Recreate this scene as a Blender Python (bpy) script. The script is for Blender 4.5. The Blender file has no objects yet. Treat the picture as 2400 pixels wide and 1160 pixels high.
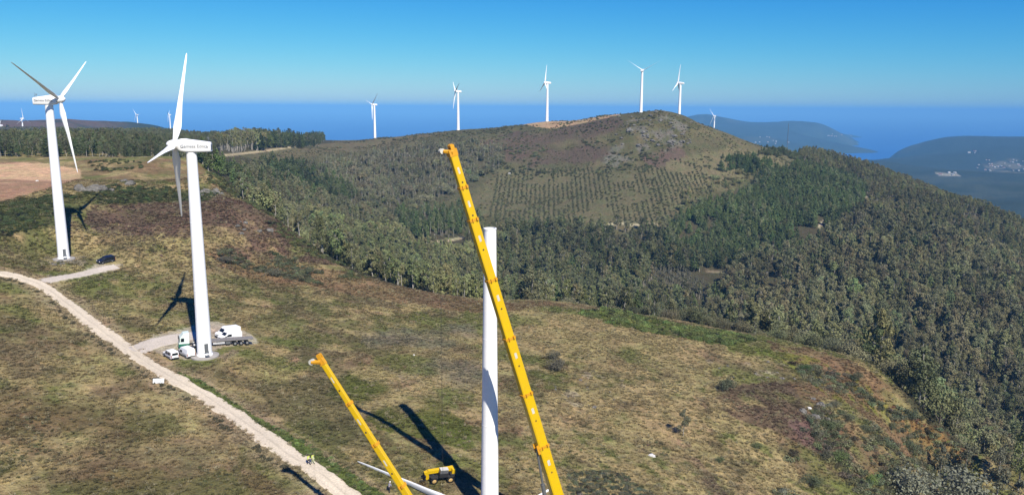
import bpy, math, random
import numpy as np
from mathutils import Matrix, Vector, Euler

random.seed(7)
RNG = np.random.default_rng(11)
scene = bpy.context.scene
C = scene.collection
rad = math.radians

# ------------------------------------------------------------------ camera, sky, sun, exposure
FPX, PITCH, ROLL = 1867.0, rad(10.45), 0.006
cam_data = bpy.data.cameras.new('camera')
cam_data.sensor_width = 36.0
cam_data.lens = 36.0 * FPX / 2400.0
cam_data.clip_start, cam_data.clip_end = 0.5, 200000.0
cam = bpy.data.objects.new('camera', cam_data)
C.objects.link(cam)
cam.matrix_world = Matrix.Rotation(math.pi / 2 - PITCH, 4, 'X') @ Matrix.Rotation(ROLL, 4, 'Z')
scene.camera = cam

SUN_EL = rad(44.7)
SUN_AZ = math.atan2(.4352, -.9003)                 # compass bearing from +Y towards +X
world = bpy.data.worlds.new('World')
scene.world = world
world.use_nodes = True
wn = world.node_tree.nodes
bg = wn['Background']
sky = wn.new('ShaderNodeTexSky')
sky.sky_type = 'NISHITA'
sky.sun_disc = False
sky.sun_elevation = SUN_EL
sky.sun_rotation = SUN_AZ
sky.altitude = 600
sky.air_density = 1.0
sky.dust_density = 0.2
sky.ozone_density = 3.0
# the camera's vivid colour rendering of the clear sky: one power curve per channel
sepc = wn.new('ShaderNodeSeparateColor'); comb = wn.new('ShaderNodeCombineColor')
world.node_tree.links.new(sky.outputs['Color'], sepc.inputs[0])
for k, (ref, gam, out, top) in enumerate(((4.2, 2.25, .72, 12.0), (6.37, 1.32, 4.2, 14.0), (8.26, .6, 8.4, 14.0))):
    d = wn.new('ShaderNodeMath'); d.operation = 'DIVIDE'; d.inputs[1].default_value = ref
    p_ = wn.new('ShaderNodeMath'); p_.operation = 'POWER'; p_.inputs[1].default_value = gam
    q_ = wn.new('ShaderNodeMath'); q_.operation = 'MULTIPLY'; q_.inputs[1].default_value = out
    c_ = wn.new('ShaderNodeMath'); c_.operation = 'MINIMUM'; c_.inputs[1].default_value = top
    lk = world.node_tree.links.new
    lk(sepc.outputs[k], d.inputs[0]); lk(d.outputs[0], p_.inputs[0]); lk(p_.outputs[0], q_.inputs[0]); lk(q_.outputs[0], c_.inputs[0]); lk(c_.outputs[0], comb.inputs[k])
world.node_tree.links.new(comb.outputs[0], bg.inputs['Color'])
bg.inputs['Strength'].default_value = 0.07
sun_data = bpy.data.lights.new('sun', 'SUN')
sun_data.energy = 5.0
sun_data.angle = rad(0.5)
sun_data.color = (1.0, .935, .81)
sun = bpy.data.objects.new('sun', sun_data)
C.objects.link(sun)
S_DIR = Vector((math.sin(SUN_AZ) * math.cos(SUN_EL), math.cos(SUN_AZ) * math.cos(SUN_EL), math.sin(SUN_EL)))
sun.rotation_euler = S_DIR.to_track_quat('Z', 'Y').to_euler()
scene.view_settings.view_transform = 'Standard'
scene.view_settings.look = 'None'
scene.view_settings.gamma = 1
scene.view_settings.exposure = 0.515
scene.cycles.volume_bounces = 0
scene.cycles.max_bounces = 5
scene.cycles.diffuse_bounces = 2
scene.cycles.glossy_bounces = 2
scene.cycles.transmission_bounces = 2
scene.cycles.transparent_max_bounces = 4

# ------------------------------------------------------------------ small helpers
def ray(px, py):
    """world direction through a point of the 2400 x 1160 photograph (camera at the origin)"""
    x, y = (px - 1200) / FPX, (580 - py) / FPX
    c, s = math.cos(ROLL), math.sin(ROLL)
    X, Y = c * x - s * y, s * x + c * y
    return np.array([X, math.cos(PITCH) + Y * math.sin(PITCH), -math.sin(PITCH) + Y * math.cos(PITCH)])

def proj(X, Y, Z):
    fw = Y * math.cos(PITCH) - Z * math.sin(PITCH)
    up = Y * math.sin(PITCH) + Z * math.cos(PITCH)
    fw = np.where(fw > 1e-3, fw, 1e-3)
    x, y = X / fw, up / fw
    c, s = math.cos(ROLL), math.sin(ROLL)
    return 1200 + FPX * (c * x + s * y), 580 - FPX * (-s * x + c * y)

def tag(o, label=None, cat=None, group=None, kind=None):
    if label: o['label'] = label
    if cat: o['category'] = cat
    if group: o['group'] = group
    if kind: o['kind'] = kind
    return o

def empty(name, loc, rz=0.0, label=None, cat=None, group=None):
    o = bpy.data.objects.new(name, None)
    C.objects.link(o)
    o.location = loc
    o.rotation_euler = (0, 0, rz)
    o.empty_display_size = .2
    return tag(o, label, cat, group)

def kids(o):
    return [c for c in o.children]

def copy_tree(o, parent=None):
    c = o.copy()
    C.objects.link(c)
    if parent is not None:
        c.parent = parent
    for ch in kids(o):
        copy_tree(ch, c)
    return c

class MB:
    """collects shapes into one mesh"""
    def __init__(self):
        self.v, self.f, self.m = [], [], []
    def add(self, verts, faces, mi=0):
        o = len(self.v)
        self.v += [tuple(p) for p in verts]
        self.f += [tuple(i + o for i in fc) for fc in faces]
        self.m += [mi] * len(faces)
        return self
    def box(self, c, s, R=None, mi=0, taper=1.0):
        hx, hy, hz = s[0] / 2, s[1] / 2, s[2] / 2
        vs = []
        for z, t in ((-hz, 1), (hz, taper)):
            for x, y in ((-hx, -hy), (hx, -hy), (hx, hy), (-hx, hy)):
                p = Vector((x * t, y * t, z))
                if R is not None: p = R @ p
                vs.append(p + Vector(c))
        return self.add(vs, [(3, 2, 1, 0), (4, 5, 6, 7), (0, 1, 5, 4), (1, 2, 6, 5), (2, 3, 7, 6), (3, 0, 4, 7)], mi)
    def tube(self, pts, radii, n=8, mi=0, cap=True):
        pts = [Vector(p) for p in pts]
        vs, fs = [], []
        for i, p in enumerate(pts):
            d = (pts[min(i + 1, len(pts) - 1)] - pts[max(i - 1, 0)]).normalized()
            a = d.orthogonal().normalized() if i == 0 else (a - d * a.dot(d)).normalized()
            b = d.cross(a)
            for k in range(n):
                t = 2 * math.pi * k / n
                vs.append(p + (a * math.cos(t) + b * math.sin(t)) * radii[i])
        for i in range(len(pts) - 1):
            for k in range(n):
                fs.append((i * n + k, i * n + (k + 1) % n, (i + 1) * n + (k + 1) % n, (i + 1) * n + k))
        if cap:
            fs.append(tuple(range(n))[::-1])
            fs.append(tuple((len(pts) - 1) * n + k for k in range(n)))
        return self.add(vs, fs, mi)
    def loft(self, rings, mi=0, cap=True):
        n = len(rings[0]); vs = [p for r in rings for p in r]; fs = []
        for i in range(len(rings) - 1):
            for k in range(n):
                fs.append((i * n + k, i * n + (k + 1) % n, (i + 1) * n + (k + 1) % n, (i + 1) * n + k))
        if cap:
            fs.append(tuple(range(n))[::-1])
            fs.append(tuple((len(rings) - 1) * n + k for k in range(n)))
        return self.add(vs, fs, mi)
    def build(self, name, mats, parent=None, smooth=False, bevel=0.0, angle=40):
        me = bpy.data.meshes.new(name)
        me.from_pydata(self.v, [], self.f)
        mats = mats if isinstance(mats, (list, tuple)) else [mats]
        for m in mats: me.materials.append(m)
        me.polygons.foreach_set('material_index', self.m)
        me.update()
        import bmesh
        bm = bmesh.new(); bm.from_mesh(me)
        bmesh.ops.recalc_face_normals(bm, faces=bm.faces)
        bm.to_mesh(me); bm.free()
        if smooth:
            me.polygons.foreach_set('use_smooth', [True] * len(me.polygons))
            me.set_sharp_from_angle(angle=rad(angle))
        o = bpy.data.objects.new(name, me)
        C.objects.link(o)
        if parent is not None: o.parent = parent
        if bevel > 0:
            b = o.modifiers.new('bevel', 'BEVEL'); b.width = bevel; b.segments = 2; b.limit_method = 'ANGLE'
        return o

# ------------------------------------------------------------------ materials
def nodes_of(m):
    m.use_nodes = True
    return m.node_tree.nodes, m.node_tree.links

def mix_rgb(N, L, typ, fac, a, b):
    n = N.new('ShaderNodeMix'); n.data_type = 'RGBA'; n.blend_type = typ
    for sock, val in ((n.inputs[0], fac), (n.inputs[6], a), (n.inputs[7], b)):
        if hasattr(val, 'node'): L.new(val, sock)
        else: sock.default_value = val if not isinstance(val, tuple) or len(val) == 4 else (*val, 1)
    return n.outputs[2]

def ramp(N, L, src, stops):
    n = N.new('ShaderNodeValToRGB')
    L.new(src, n.inputs[0])
    e = n.color_ramp.elements
    while len(e) < len(stops): e.new(0.5)
    for k, (p, c) in enumerate(stops):
        e[k].position = p
        e[k].color = (c, c, c, 1) if not isinstance(c, tuple) else (*c, 1)
    return n.outputs[0]

def noise(N, L, scale, detail=4, rough=.55, vec=None, dim='3D'):
    n = N.new('ShaderNodeTexNoise'); n.noise_dimensions = dim
    n.inputs['Scale'].default_value = scale
    n.inputs['Detail'].default_value = detail
    n.inputs['Roughness'].default_value = rough
    if vec is not None: L.new(vec, n.inputs['Vector'])
    return n.outputs['Fac']

def paint(name, col, rough=.45, metal=0.0, dirt=.12, scale=1.5, spec=.5):
    """painted or plain surface with faint procedural wear"""
    m = bpy.data.materials.new(name)
    if name not in ('tower_paint', 'blade_paint', 'nacelle_paint', 'white_paint', 'lamp_lens', 'crane_yellow', 'white_helmet'): col = tuple(v * .78 for v in col)
    N, L = nodes_of(m)
    b = N['Principled BSDF']
    tc = N.new('ShaderNodeTexCoord')
    f = noise(N, L, scale, 5, .6, tc.outputs['Object'])
    g = ramp(N, L, f, [(.3, 1 - dirt), (.7, 1.0)])
    L.new(mix_rgb(N, L, 'MULTIPLY', 1.0, (*col, 1), g), b.inputs['Base Color'])
    L.new(ramp(N, L, f, [(.3, min(1, rough + .15)), (.7, rough)]), b.inputs['Roughness'])
    b.inputs['Metallic'].default_value = metal
    b.inputs['Specular IOR Level'].default_value = spec
    return m

M = {}
M['tower'] = paint('tower_paint', (.86, .86, .85), .4, 0, .05, 1.5)
M['blade'] = paint('blade_paint', (.82, .83, .84), .35, 0, .06, .8)
M['nacelle'] = paint('nacelle_paint', (.85, .85, .85), .35, 0, .05, .6)
M['letter'] = paint('letter_paint', (.12, .12, .13), .5)
M['concrete'] = paint('concrete', (.46, .43, .39), .9, 0, .3, 1.2, .2)
M['steel'] = paint('steel_grey', (.25, .26, .27), .45, .5, .2, 2)
M['dark'] = paint('dark_steel', (.025, .025, .028), .6, 0, .2, 2)
M['yellow'] = paint('crane_yellow', (.62, .395, .001), .35, 0, .1, .6)
M['orange'] = paint('collar_orange', (.80, .38, .01), .45, 0, .2, 2)
M['white'] = paint('white_paint', (.80, .80, .80), .3, 0, .05, .8)
M['offwhite'] = paint('offwhite_plate', (.72, .70, .62), .5, 0, .25, 3)
M['mint'] = paint('mint_paint', (.80, .92, .85), .35, 0, .06, 1)
M['green'] = paint('green_paint', (.02, .16, .10), .35, 0, .1, 1)
M['navy'] = paint('dark_blue_paint', (.012, .016, .03), .25, 0, .1, 1)
M['glass'] = paint('dark_glass', (.012, .016, .02), .12, 0, .1, 1)
M['tyre'] = paint('tyre_rubber', (.018, .018, .019), .85, 0, .2, 4, .2)
M['rim'] = paint('rim_metal', (.45, .45, .46), .4, .6, .2, 3)
M['rimy'] = paint('rim_yellow', (.72, .48, .18), .5, 0, .2, 3)
M['deck'] = paint('trailer_deck', (.30, .28, .26), .8, 0, .35, 1.4, .2)
M['red'] = paint('red_lens', (.35, .02, .02), .3)
M['lamp'] = paint('lamp_lens', (.75, .76, .78), .15)
M['bark'] = paint('tree_bark', (.20, .17, .135), .9, 0, .4, 1.2, .1)
M['palebark'] = paint('pale_bark', (.55, .51, .45), .9, 0, .4, 1.2, .1)
M['skin'] = paint('skin', (.42, .25, .18), .6)
M['hivis'] = paint('hivis_vest', (.62, .72, .12), .8)
M['trouser'] = paint('dark_trousers', (.022, .022, .035), .9)
M['paletrouser'] = paint('hivis_trousers', (.70, .72, .42), .9)
M['greyshirt'] = paint('grey_jacket', (.28, .27, .32), .9)
M['hatwhite'] = paint('white_helmet', (.8, .8, .8), .4)
M['hatdark'] = paint('dark_hair', (.04, .035, .03), .8)
M['render'] = paint('house_render', (.50, .49, .47), .8, 0, .15, .3, .2)
M['rooftile'] = paint('roof_tile', (.36, .15, .09), .85, 0, .3, .5, .2)
M['pinkwall'] = paint('pink_wall', (.62, .38, .33), .9, 0, .2, .6, .2)

def rock_material():
    m = bpy.data.materials.new('grey_rock')
    N, L = nodes_of(m); b = N['Principled BSDF']
    tc = N.new('ShaderNodeTexCoord')
    f = noise(N, L, .9, 8, .65, tc.outputs['Object'])
    L.new(ramp(N, L, f, [(.3, (.05, .046, .04)), (.55, (.145, .135, .115)), (.75, (.24, .225, .20))]), b.inputs['Base Color'])
    b.inputs['Roughness'].default_value = .95
    bp = N.new('ShaderNodeBump'); bp.inputs['Strength'].default_value = .8; bp.inputs['Distance'].default_value = .3
    L.new(f, bp.inputs['Height']); L.new(bp.outputs[0], b.inputs['Normal'])
    return m
M['rock'] = rock_material()

def foliage(name, attr, rough=.7, trans=.25):
    """leaf material; tint from the instance (attr) or from the object colour"""
    m = bpy.data.materials.new(name)
    N, L = nodes_of(m); b = N['Principled BSDF']
    if attr:
        a = N.new('ShaderNodeAttribute'); a.attribute_type = 'INSTANCER'; a.attribute_name = 'tint'
        col = a.outputs['Color']
    else:
        a = N.new('ShaderNodeObjectInfo'); col = a.outputs['Color']
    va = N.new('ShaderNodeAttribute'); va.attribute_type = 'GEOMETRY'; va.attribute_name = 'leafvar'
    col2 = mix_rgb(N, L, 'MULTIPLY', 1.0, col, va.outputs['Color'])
    L.new(col2, b.inputs['Base Color'])
    b.inputs['Roughness'].default_value = rough
    b.inputs['Specular IOR Level'].default_value = .25
    tr = N.new('ShaderNodeBsdfTranslucent'); L.new(col2, tr.inputs['Color'])
    ms = N.new('ShaderNodeMixShader'); ms.inputs[0].default_value = trans
    L.new(b.outputs[0], ms.inputs[1]); L.new(tr.outputs[0], ms.inputs[2])
    L.new(ms.outputs[0], N['Material Output'].inputs['Surface'])
    return m
M['leaf_i'] = foliage('leaves_instanced', True)
M['leaf_o'] = foliage('leaves', False)
M['grass_i'] = foliage('grass_blades', True, .8, .3)

# ------------------------------------------------------------------ the terrain
def vn(x, y, seed=0):
    xi, yi = np.floor(x), np.floor(y)
    fx, fy = x - xi, y - yi
    fx, fy = fx * fx * (3 - 2 * fx), fy * fy * (3 - 2 * fy)
    def h(a, b):
        a = a.astype(np.int64); b = b.astype(np.int64)
        n = (a * 374761393 + b * 668265263 + seed * 974634631) & 0xffffffff
        n = ((n ^ (n >> 13)) * 1274126177) & 0xffffffff
        n = ((n ^ (n >> 16)) * 2246822519) & 0xffffffff
        return ((n ^ (n >> 15)) & 0xffffff) / float(0xffffff)
    a = h(xi, yi) * (1 - fx) + h(xi + 1, yi) * fx
    b = h(xi, yi + 1) * (1 - fx) + h(xi + 1, yi + 1) * fx
    return a * (1 - fy) + b * fy

def fbm(x, y, scale, octs=4, seed=0, gain=.5):
    t, amp, tot = 0, 1.0, 0
    for k in range(octs):
        c, s = math.cos(k * 1.1 + .3), math.sin(k * 1.1 + .3)
        t = t + amp * vn((c * x - s * y) / scale * 2 ** k + 17 * k, (s * x + c * y) / scale * 2 ** k - 9 * k, seed + k)
        tot += amp; amp *= gain
    return t / tot

def P(px, py, z):                       # a seen ground point at a known height
    d = ray(px, py); return tuple(d * (z / d[2]))
def H(px, r, z, py=700):                # a hidden ground point at a known distance
    d = ray(px, py); k = r / math.hypot(d[0], d[1]); return (d[0] * k, d[1] * k, z)
def Q(px, py, r):                       # a seen ground point at a known distance
    d = ray(px, py); k = r / math.hypot(d[0], d[1]); return tuple(d * k)

T0 = (-3.2, 114.0, -63.2); T1 = (-133.2, 232.2, -47.1); T2 = (-68.1, 169.7, -56.2)
EDGE = [P(-260, 372, -29), P(0, 372, -30), P(250, 372, -30), P(400, 376, -30.5), P(480, 384, -31.5), P(530, 420, -34), P(600, 480, -40), P(650, 515, -45),
        P(700, 555, -50), P(760, 600, -54.5), P(830, 637, -58), P(900, 661, -62), P(1000, 685, -65), P(1120, 700, -67.5), P(1250, 705, -68.5),
        P(1350, 713, -69.5), P(1450, 730, -70.5), P(1600, 755, -72.5), P(1700, 775, -74), P(1800, 790, -75), P(1900, 815, -76.5),
        P(2000, 840, -78), P(2060, 868, -80), P(2100, 905, -82), P(2140, 960, -86), P(2210, 1005, -91), P(2300, 1055, -97), P(2420, 1120, -104)]
def _drop(p, dr=45, dt=.032):           # the ground falls away out of sight just past the rim
    r = math.hypot(p[0], p[1]); k = (r + dr) / r; return (p[0] * k, p[1] * k, (p[2] / r - dt) * (r + dr))
CTRL = [_drop(p) for p in EDGE[6:]] + [T0, T1, T2, (0, 0, -62), (-60, 10, -58), (60, 10, -72), (-30, 60, -60), (40, 60, -68), (120, 60, -95), (-120, 90, -52), (0, -80, -64), (-150, -60, -50), (150, -60, -100),
        P(945, 947, -60.6), P(836, 947, -60.8), P(680, 1103, -60.2), P(1118, 1140, -62.8), P(432, 707, -53.6), P(178, 494, -37.5), (-24, 122, -61.2), (8, 104, -63.9), (-6.5, 92, -62.6),
        P(0, 1160, -56.5), P(-300, 1160, -54), P(400, 1160, -59.5), P(800, 1160, -61.8), P(1500, 1160, -66.5), P(1700, 1160, -70), P(1900, 1160, -77), P(2100, 1150, -88), P(2350, 1200, -105),
        P(0, 900, -53), P(-300, 900, -50), P(0, 640, -45.5), P(-250, 630, -43), P(300, 800, -54.6), P(500, 980, -58.5), P(250, 690, -51.5), P(250, 950, -56),
        P(1700, 950, -70), P(1500, 950, -67.5), P(1900, 1000, -75), P(2050, 1000, -81), P(1300, 1000, -65.8), P(1313, 870, -66.5), P(1700, 890, -70.5), P(1950, 900, -77.5),
        P(240, 437, -32.3), P(0, 560, -40.5), P(0, 480, -35), P(90, 420, -33), P(250, 400, -31.3), P(400, 470, -38.0), P(430, 640, -51), P(430, 560, -44.8), P(430, 420, -33.5), P(300, 520, -41.5),
        P(150, 560, -42.8), P(600, 640, -55.5), P(600, 560, -47.5), P(800, 700, -60.5), P(1000, 760, -63.5), P(1250, 780, -66.5), P(1000, 850, -62.5), P(700, 850, -59.3), P(560, 900, -58.4), P(600, 750, -57.5),
        # hidden valley and the hill behind
        H(-300, 650, -31), H(0, 650, -32), H(300, 650, -33), H(-300, 1100, -49), H(0, 1100, -50), H(200, 1100, -47), Q(420, 317, 1080), H(-300, 1900, -58), H(0, 1900, -60),
        H(300, 1700, -66), H(0, 1500, -62), H(-300, 1500, -62), H(150, 1350, -56), H(0, 2600, -82), H(330, 2600, -80), H(410, 2500, -82), H(-300, 2600, -80), H(-300, 3300, -300), H(0, 3300, -300), H(330, 3200, -300), H(430, 3200, -320),
        H(490, 560, -40), H(500, 800, -42), Q(600, 336, 980), H(560, 650, -48), H(650, 430, -66), H(650, 560, -66), Q(650, 356, 800), Q(720, 346, 900), Q(560, 362, 700),
        H(850, 430, -99), H(850, 560, -97), H(850, 740, -78), Q(860, 332, 1080), Q(878, 324, 1120), H(740, 480, -86), H(740, 640, -76), H(960, 430, -110), Q(970, 575, 560),
        H(1150, 400, -117), H(1150, 520, -114), Q(1150, 545, 640), Q(1150, 415, 800), Q(1074, 306, 985), Q(1160, 300, 1000),
        H(1350, 420, -124), H(1350, 540, -120), Q(1350, 540, 655), Q(1350, 418, 780), Q(1280, 286, 1000), Q(1360, 287, 940), Q(1440, 272, 930),
        H(1545, 420, -127), H(1545, 540, -122), Q(1545, 548, 640), Q(1545, 430, 740), Q(1545, 335, 830), Q(1545, 257, 905), Q(1500, 266, 915), Q(1600, 268, 925), Q(1650, 292, 920),
        H(1700, 420, -132), Q(1700, 680, 530), Q(1700, 540, 655), Q(1700, 420, 780), Q(1700, 313, 890), Q(1790, 350, 900),
        H(1900, 340, -115), H(1900, 450, -130), Q(1900, 620, 600), Q(1900, 480, 750), Q(1880, 388, 960), Q(1900, 378, 1300), Q(1980, 384, 1250), Q(1800, 362, 1150), H(1673, 1850, -76), H(1760, 1850, -150), H(1590, 1850, -110),
        H(2100, 300, -118), H(2100, 450, -142), Q(2100, 650, 600), Q(2100, 520, 800), Q(2060, 410, 1200), H(2350, 260, -122), H(2350, 400, -152), Q(2350, 715, 600), Q(2350, 590, 800),
        Q(2200, 470, 1080), Q(2350, 515, 950), H(2600, 260, -125), H(2600, 600, -165), H(2600, 950, -165), H(2250, 240, -108, 1000),
        # behind the skyline
        H(600, 1500, -120), H(900, 1500, -150), H(1150, 1350, -130), H(1350, 1250, -120), H(1545, 1200, -120), H(1700, 1250, -140), H(1900, 1800, -210), H(2100, 1700, -210), H(2350, 1500, -230),
        H(2600, 1500, -240), H(600, 2200, -320), H(900, 2200, -380), H(1200, 2200, -380), H(1500, 2200, -350), H(1800, 2400, -330), H(2100, 2300, -300), H(2400, 2200, -320), H(2700, 2200, -320),
        H(900, 3500, -500), H(1500, 3500, -480), H(500, 3600, -480)]

SEA, DIP = -400.0, .00873               # the sea falls away from the eye by the dip of the horizon
def Sx(px, py, z=-480.0):
    d = ray(px, py); k = (SEA + (z + 480)) / (d[2] + DIP * d[1]); return tuple(d * k)
FARC = [H(2030, 7000, -545), H(2000, 6600, -520), H(2062, 7700, -540), H(1985, 7600, -540), H(2050, 11500, -640), H(2150, 11800, -640), H(2100, 13000, -660), H(2040, 9800, -600), H(2110, 10300, -620), H(1725, 10500, -430), H(1850, 10700, -430), H(1650, 11000, -400), H(1590, 11200, -430), H(1950, 11200, -540), H(2000, 10500, -580), H(2040, 10800, -600), H(1990, 9300, -560), Q(1725, 287, 9600), Q(1850, 289, 9700), Q(1600, 278, 10300), Q(1725, 300, 8900), Q(1850, 300, 9200), Q(1615, 274, 10200), Q(1650, 272, 9800), Q(1700, 283, 9600), Q(1760, 291, 9600), Q(1810, 291, 9600), Q(1890, 284, 9900), Q(1940, 296, 10200), Q(1975, 310, 10700),
        Sx(1998, 317), Sx(1960, 322), Sx(1935, 330), Sx(1920, 345), Q(1850, 312, 8600), Q(1780, 320, 8200), Q(1850, 335, 7400), Q(1650, 300, 8800), Sx(1560, 330), H(1500, 9500, -560), H(1560, 11500, -600),
        H(1700, 12500, -640), H(1900, 12500, -640), H(2050, 11500, -600), Sx(2040, 318, -540), Sx(1990, 335, -540), Sx(2030, 345, -530), Sx(2000, 352, -500), H(1600, 6000, -540), H(1750, 6000, -440),
        Sx(2062, 357), Q(2100, 349, 7000), Q(2150, 341, 6900), Q(2200, 330, 6800), Q(2240, 323, 6700), Q(2285, 331, 6600), Q(2330, 327, 6500), Q(2400, 335, 6300), Q(2500, 338, 6200), Q(2700, 340, 6200),
        H(2150, 8600, -600), H(2400, 8600, -600), H(2700, 8600, -600), H(2300, 12000, -650), H(2700, 12000, -650), Q(2100, 390, 5000), Q(2210, 400, 4700), Q(2330, 392, 4900), Q(2400, 372, 5300), Q(2280, 365, 5400), Q(2500, 390, 4800),
        Q(1950, 380, 4200), Q(2040, 400, 4000), Q(1850, 372, 4600), Q(2100, 440, 3300), Q(2250, 450, 3200), Q(2400, 460, 3100), Q(2600, 460, 3100), Q(2350, 500, 2300), Q(2180, 470, 2500), H(1700, 4000, -470), H(2000, 2600, -330),
        H(1400, 5000, -600), H(1000, 5000, -640), H(500, 5000, -640), H(0, 5000, -600), H(-300, 5000, -600), H(0, 9000, -700), H(800, 9000, -700), H(1300, 9000, -680), H(0, 14000, -700), H(1200, 14000, -700), H(2500, 15000, -700)]

class TPS:
    def __init__(self, pts, unit, reg=1e-4):
        p = np.array(pts, float); self.u = unit
        self.q = p[:, :2] / unit
        n = len(p)
        K = self.k(self.q[:, None, :] - self.q[None])
        A = np.zeros((n + 3, n + 3)); A[:n, :n] = K + reg * np.eye(n)
        A[:n, n] = 1; A[:n, n + 1:] = self.q; A[n, :n] = 1; A[n + 1:, :n] = self.q.T
        self.w = np.linalg.solve(A, np.concatenate([p[:, 2], np.zeros(3)]))
    @staticmethod
    def k(d):
        s = (d * d).sum(-1)
        return np.where(s > 1e-12, s * np.log(np.maximum(s, 1e-12)) * .5, 0)
    def __call__(self, X, Y):
        sh = np.shape(X); q = np.stack([np.ravel(X), np.ravel(Y)], -1) / self.u
        out = np.empty(len(q)); n = len(self.q)
        for i in range(0, len(q), 20000):
            b = q[i:i + 20000]
            out[i:i + 20000] = self.k(b[:, None] - self.q[None]) @ self.w[:n] + self.w[n] + b @ self.w[n + 1:]
        return out.reshape(sh)
tps_near = TPS(CTRL + EDGE, 300.0, 2e-4)
tps_far = TPS(FARC, 3000.0, 1e-3)

def sstep(a, b, x):
    t = np.clip((x - a) / (b - a), 0, 1); return t * t * (3 - 2 * t)

def height(X, Y):
    X = np.asarray(X, float); Y = np.asarray(Y, float)
    r = np.hypot(X, Y)
    rc = np.minimum(r, 3300) / np.maximum(r, 1e-6)
    zn = np.clip(tps_near(X * rc, Y * rc), -560, 20)
    zf = np.clip(tps_far(X, Y), -620, 0)
    t = sstep(1900, 3000, r)
    left = sstep(-.36, -.27, np.arctan2(X, Y))             # the plateau on the left runs further out to sea
    t = np.where(left < 1, t * left + (1 - left) * sstep(2700, 3300, r), t)
    z = zn * (1 - t) + zf * t
    z = z + (fbm(X, Y, 14, 4, 3) - .5) * .9 * sstep(20, 60, r) + (fbm(X, Y, 90, 3, 5) - .5) * 9 * sstep(280, 600, r) + (fbm(X, Y, 420, 4, 8) - .5) * 20 * sstep(1500, 3500, r)
    for (tx, ty, tz, rr) in ((T1[0], T1[1], T1[2] - .15, 8), (T2[0], T2[1], T2[2] - .15, 8), (T0[0], T0[1], T0[2] - .1, 8)):
        w = 1 - sstep(.5 * rr, 2.2 * rr, np.hypot(X - tx, Y - ty))
        z = z * (1 - w) + tz * w
    return z

fine = np.arange(-41.0, 41.01, .14)
AZ = np.radians(np.concatenate([np.arange(-180, -41.5, 6), fine, np.arange(46, 180, 6)]))
RR = np.concatenate([[2, 8, 16, 26, 38, 50, 62], np.exp(np.arange(math.log(72), math.log(2500), .0066)), np.exp(np.arange(math.log(2520), math.log(16000), .022))])
GA, GR = np.meshgrid(AZ, RR, indexing='xy')
GX, GY = GR * np.sin(GA), GR * np.cos(GA)
GZ = height(GX, GY)

def hgt(X, Y):
    """terrain height read back from the grid"""
    X = np.asarray(X, float); Y = np.asarray(Y, float)
    a = np.interp(np.arctan2(X, Y), AZ, np.arange(len(AZ))); r = np.interp(np.log(np.maximum(np.hypot(X, Y), 2)), np.log(RR), np.arange(len(RR)))
    i = np.clip(a.astype(int), 0, len(AZ) - 2); j = np.clip(r.astype(int), 0, len(RR) - 2)
    u, v = a - i, r - j
    return (GZ[j, i] * (1 - u) + GZ[j, i + 1] * u) * (1 - v) + (GZ[j + 1, i] * (1 - u) + GZ[j + 1, i + 1] * u) * v

def hit(px, py, rmin=60, rmax=14000):
    """where the ground shows at a point of the photograph"""
    d = ray(px, py); d = d / math.hypot(d[0], d[1])
    r = np.exp(np.linspace(math.log(rmin), math.log(rmax), 6000))
    dz = d[2] * r - hgt(d[0] * r, d[1] * r)
    k = int(np.argmax(dz < 0))
    if k == 0: k = 1
    t = dz[k - 1] / (dz[k - 1] - dz[k] + 1e-12)
    rr = r[k - 1] + (r[k] - r[k - 1]) * t
    return np.array([d[0] * rr, d[1] * rr, float(hgt(d[0] * rr, d[1] * rr))])

_ea = np.array([math.atan2(p[0], p[1]) for p in EDGE]); _er = np.array([math.hypot(p[0], p[1]) for p in EDGE])
_o = np.argsort(_ea); _ea, _er = _ea[_o], _er[_o]
def r_edge(X, Y):
    return np.interp(np.arctan2(X, Y), _ea, _er)

def inside(poly, x, y):
    poly = np.asarray(poly, float); c = np.zeros(np.shape(x), bool); n = len(poly)
    for k in range(n):
        (x0, y0), (x1, y1) = poly[k], poly[(k + 1) % n]
        if y0 == y1: continue
        c ^= ((y0 > y) != (y1 > y)) & (x < (x1 - x0) * (y - y0) / (y1 - y0) + x0)
    return c
# ------------------------------------------------------------------ land cover, measured on the terrain
PXX, PYY = proj(GX, GY, GZ)
REDGE = r_edge(GX, GY)
BEYOND = GR > REDGE
def lerp(a, b, t): return a + (b - a) * t[..., None]
def wob(X, Y, a, s, seed): return (fbm(X, Y, s, 3, seed) - .5) * 2 * a
_wx, _wy = wob(GX, GY, 1, 22, 40), wob(GX, GY, 1, 22, 50)
_wx2, _wy2 = wob(GX, GY, 1, 5, 60), wob(GX, GY, 1, 5, 70)
def zone(poly, amp=10, where=None, fine_amp=None):
    fa = amp * .5 if fine_amp is None else fine_amp
    m = inside(poly, PXX + _wx * amp + _wx2 * fa, PYY + _wy * amp * .6 + _wy2 * fa * .6)
    if where is not None: m &= where
    return m.astype(float)

STRAW, OLIVE, BROWN = np.array([.36, .29, .165]), np.array([.155, .152, .066]), np.array([.165, .105, .07])
HEATH, MOSS, SOIL = np.array([.125, .082, .070]), np.array([.105, .125, .030]), np.array([.56, .385, .27])
GRAVEL, ROCK, FLOOR = np.array([.52, .45, .39]), np.array([.30, .285, .26]), np.array([.075, .068, .045])
PURPLE, RUST, GORSE = np.array([.15, .098, .094]), np.array([.27, .15, .07]), np.array([.055, .066, .024])
GREY, BRIGHT = np.array([.20, .185, .165]), np.array([.15, .19, .05])
fineg = fbm(GX, GY, 3.2, 4, 101, .62); med = fbm(GX, GY, 17, 4, 111); big = fbm(GX, GY, 60, 3, 121); med2 = fbm(GX, GY, 11, 4, 131); fine2 = fbm(GX, GY, 2.0, 3, 141, .6)

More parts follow.
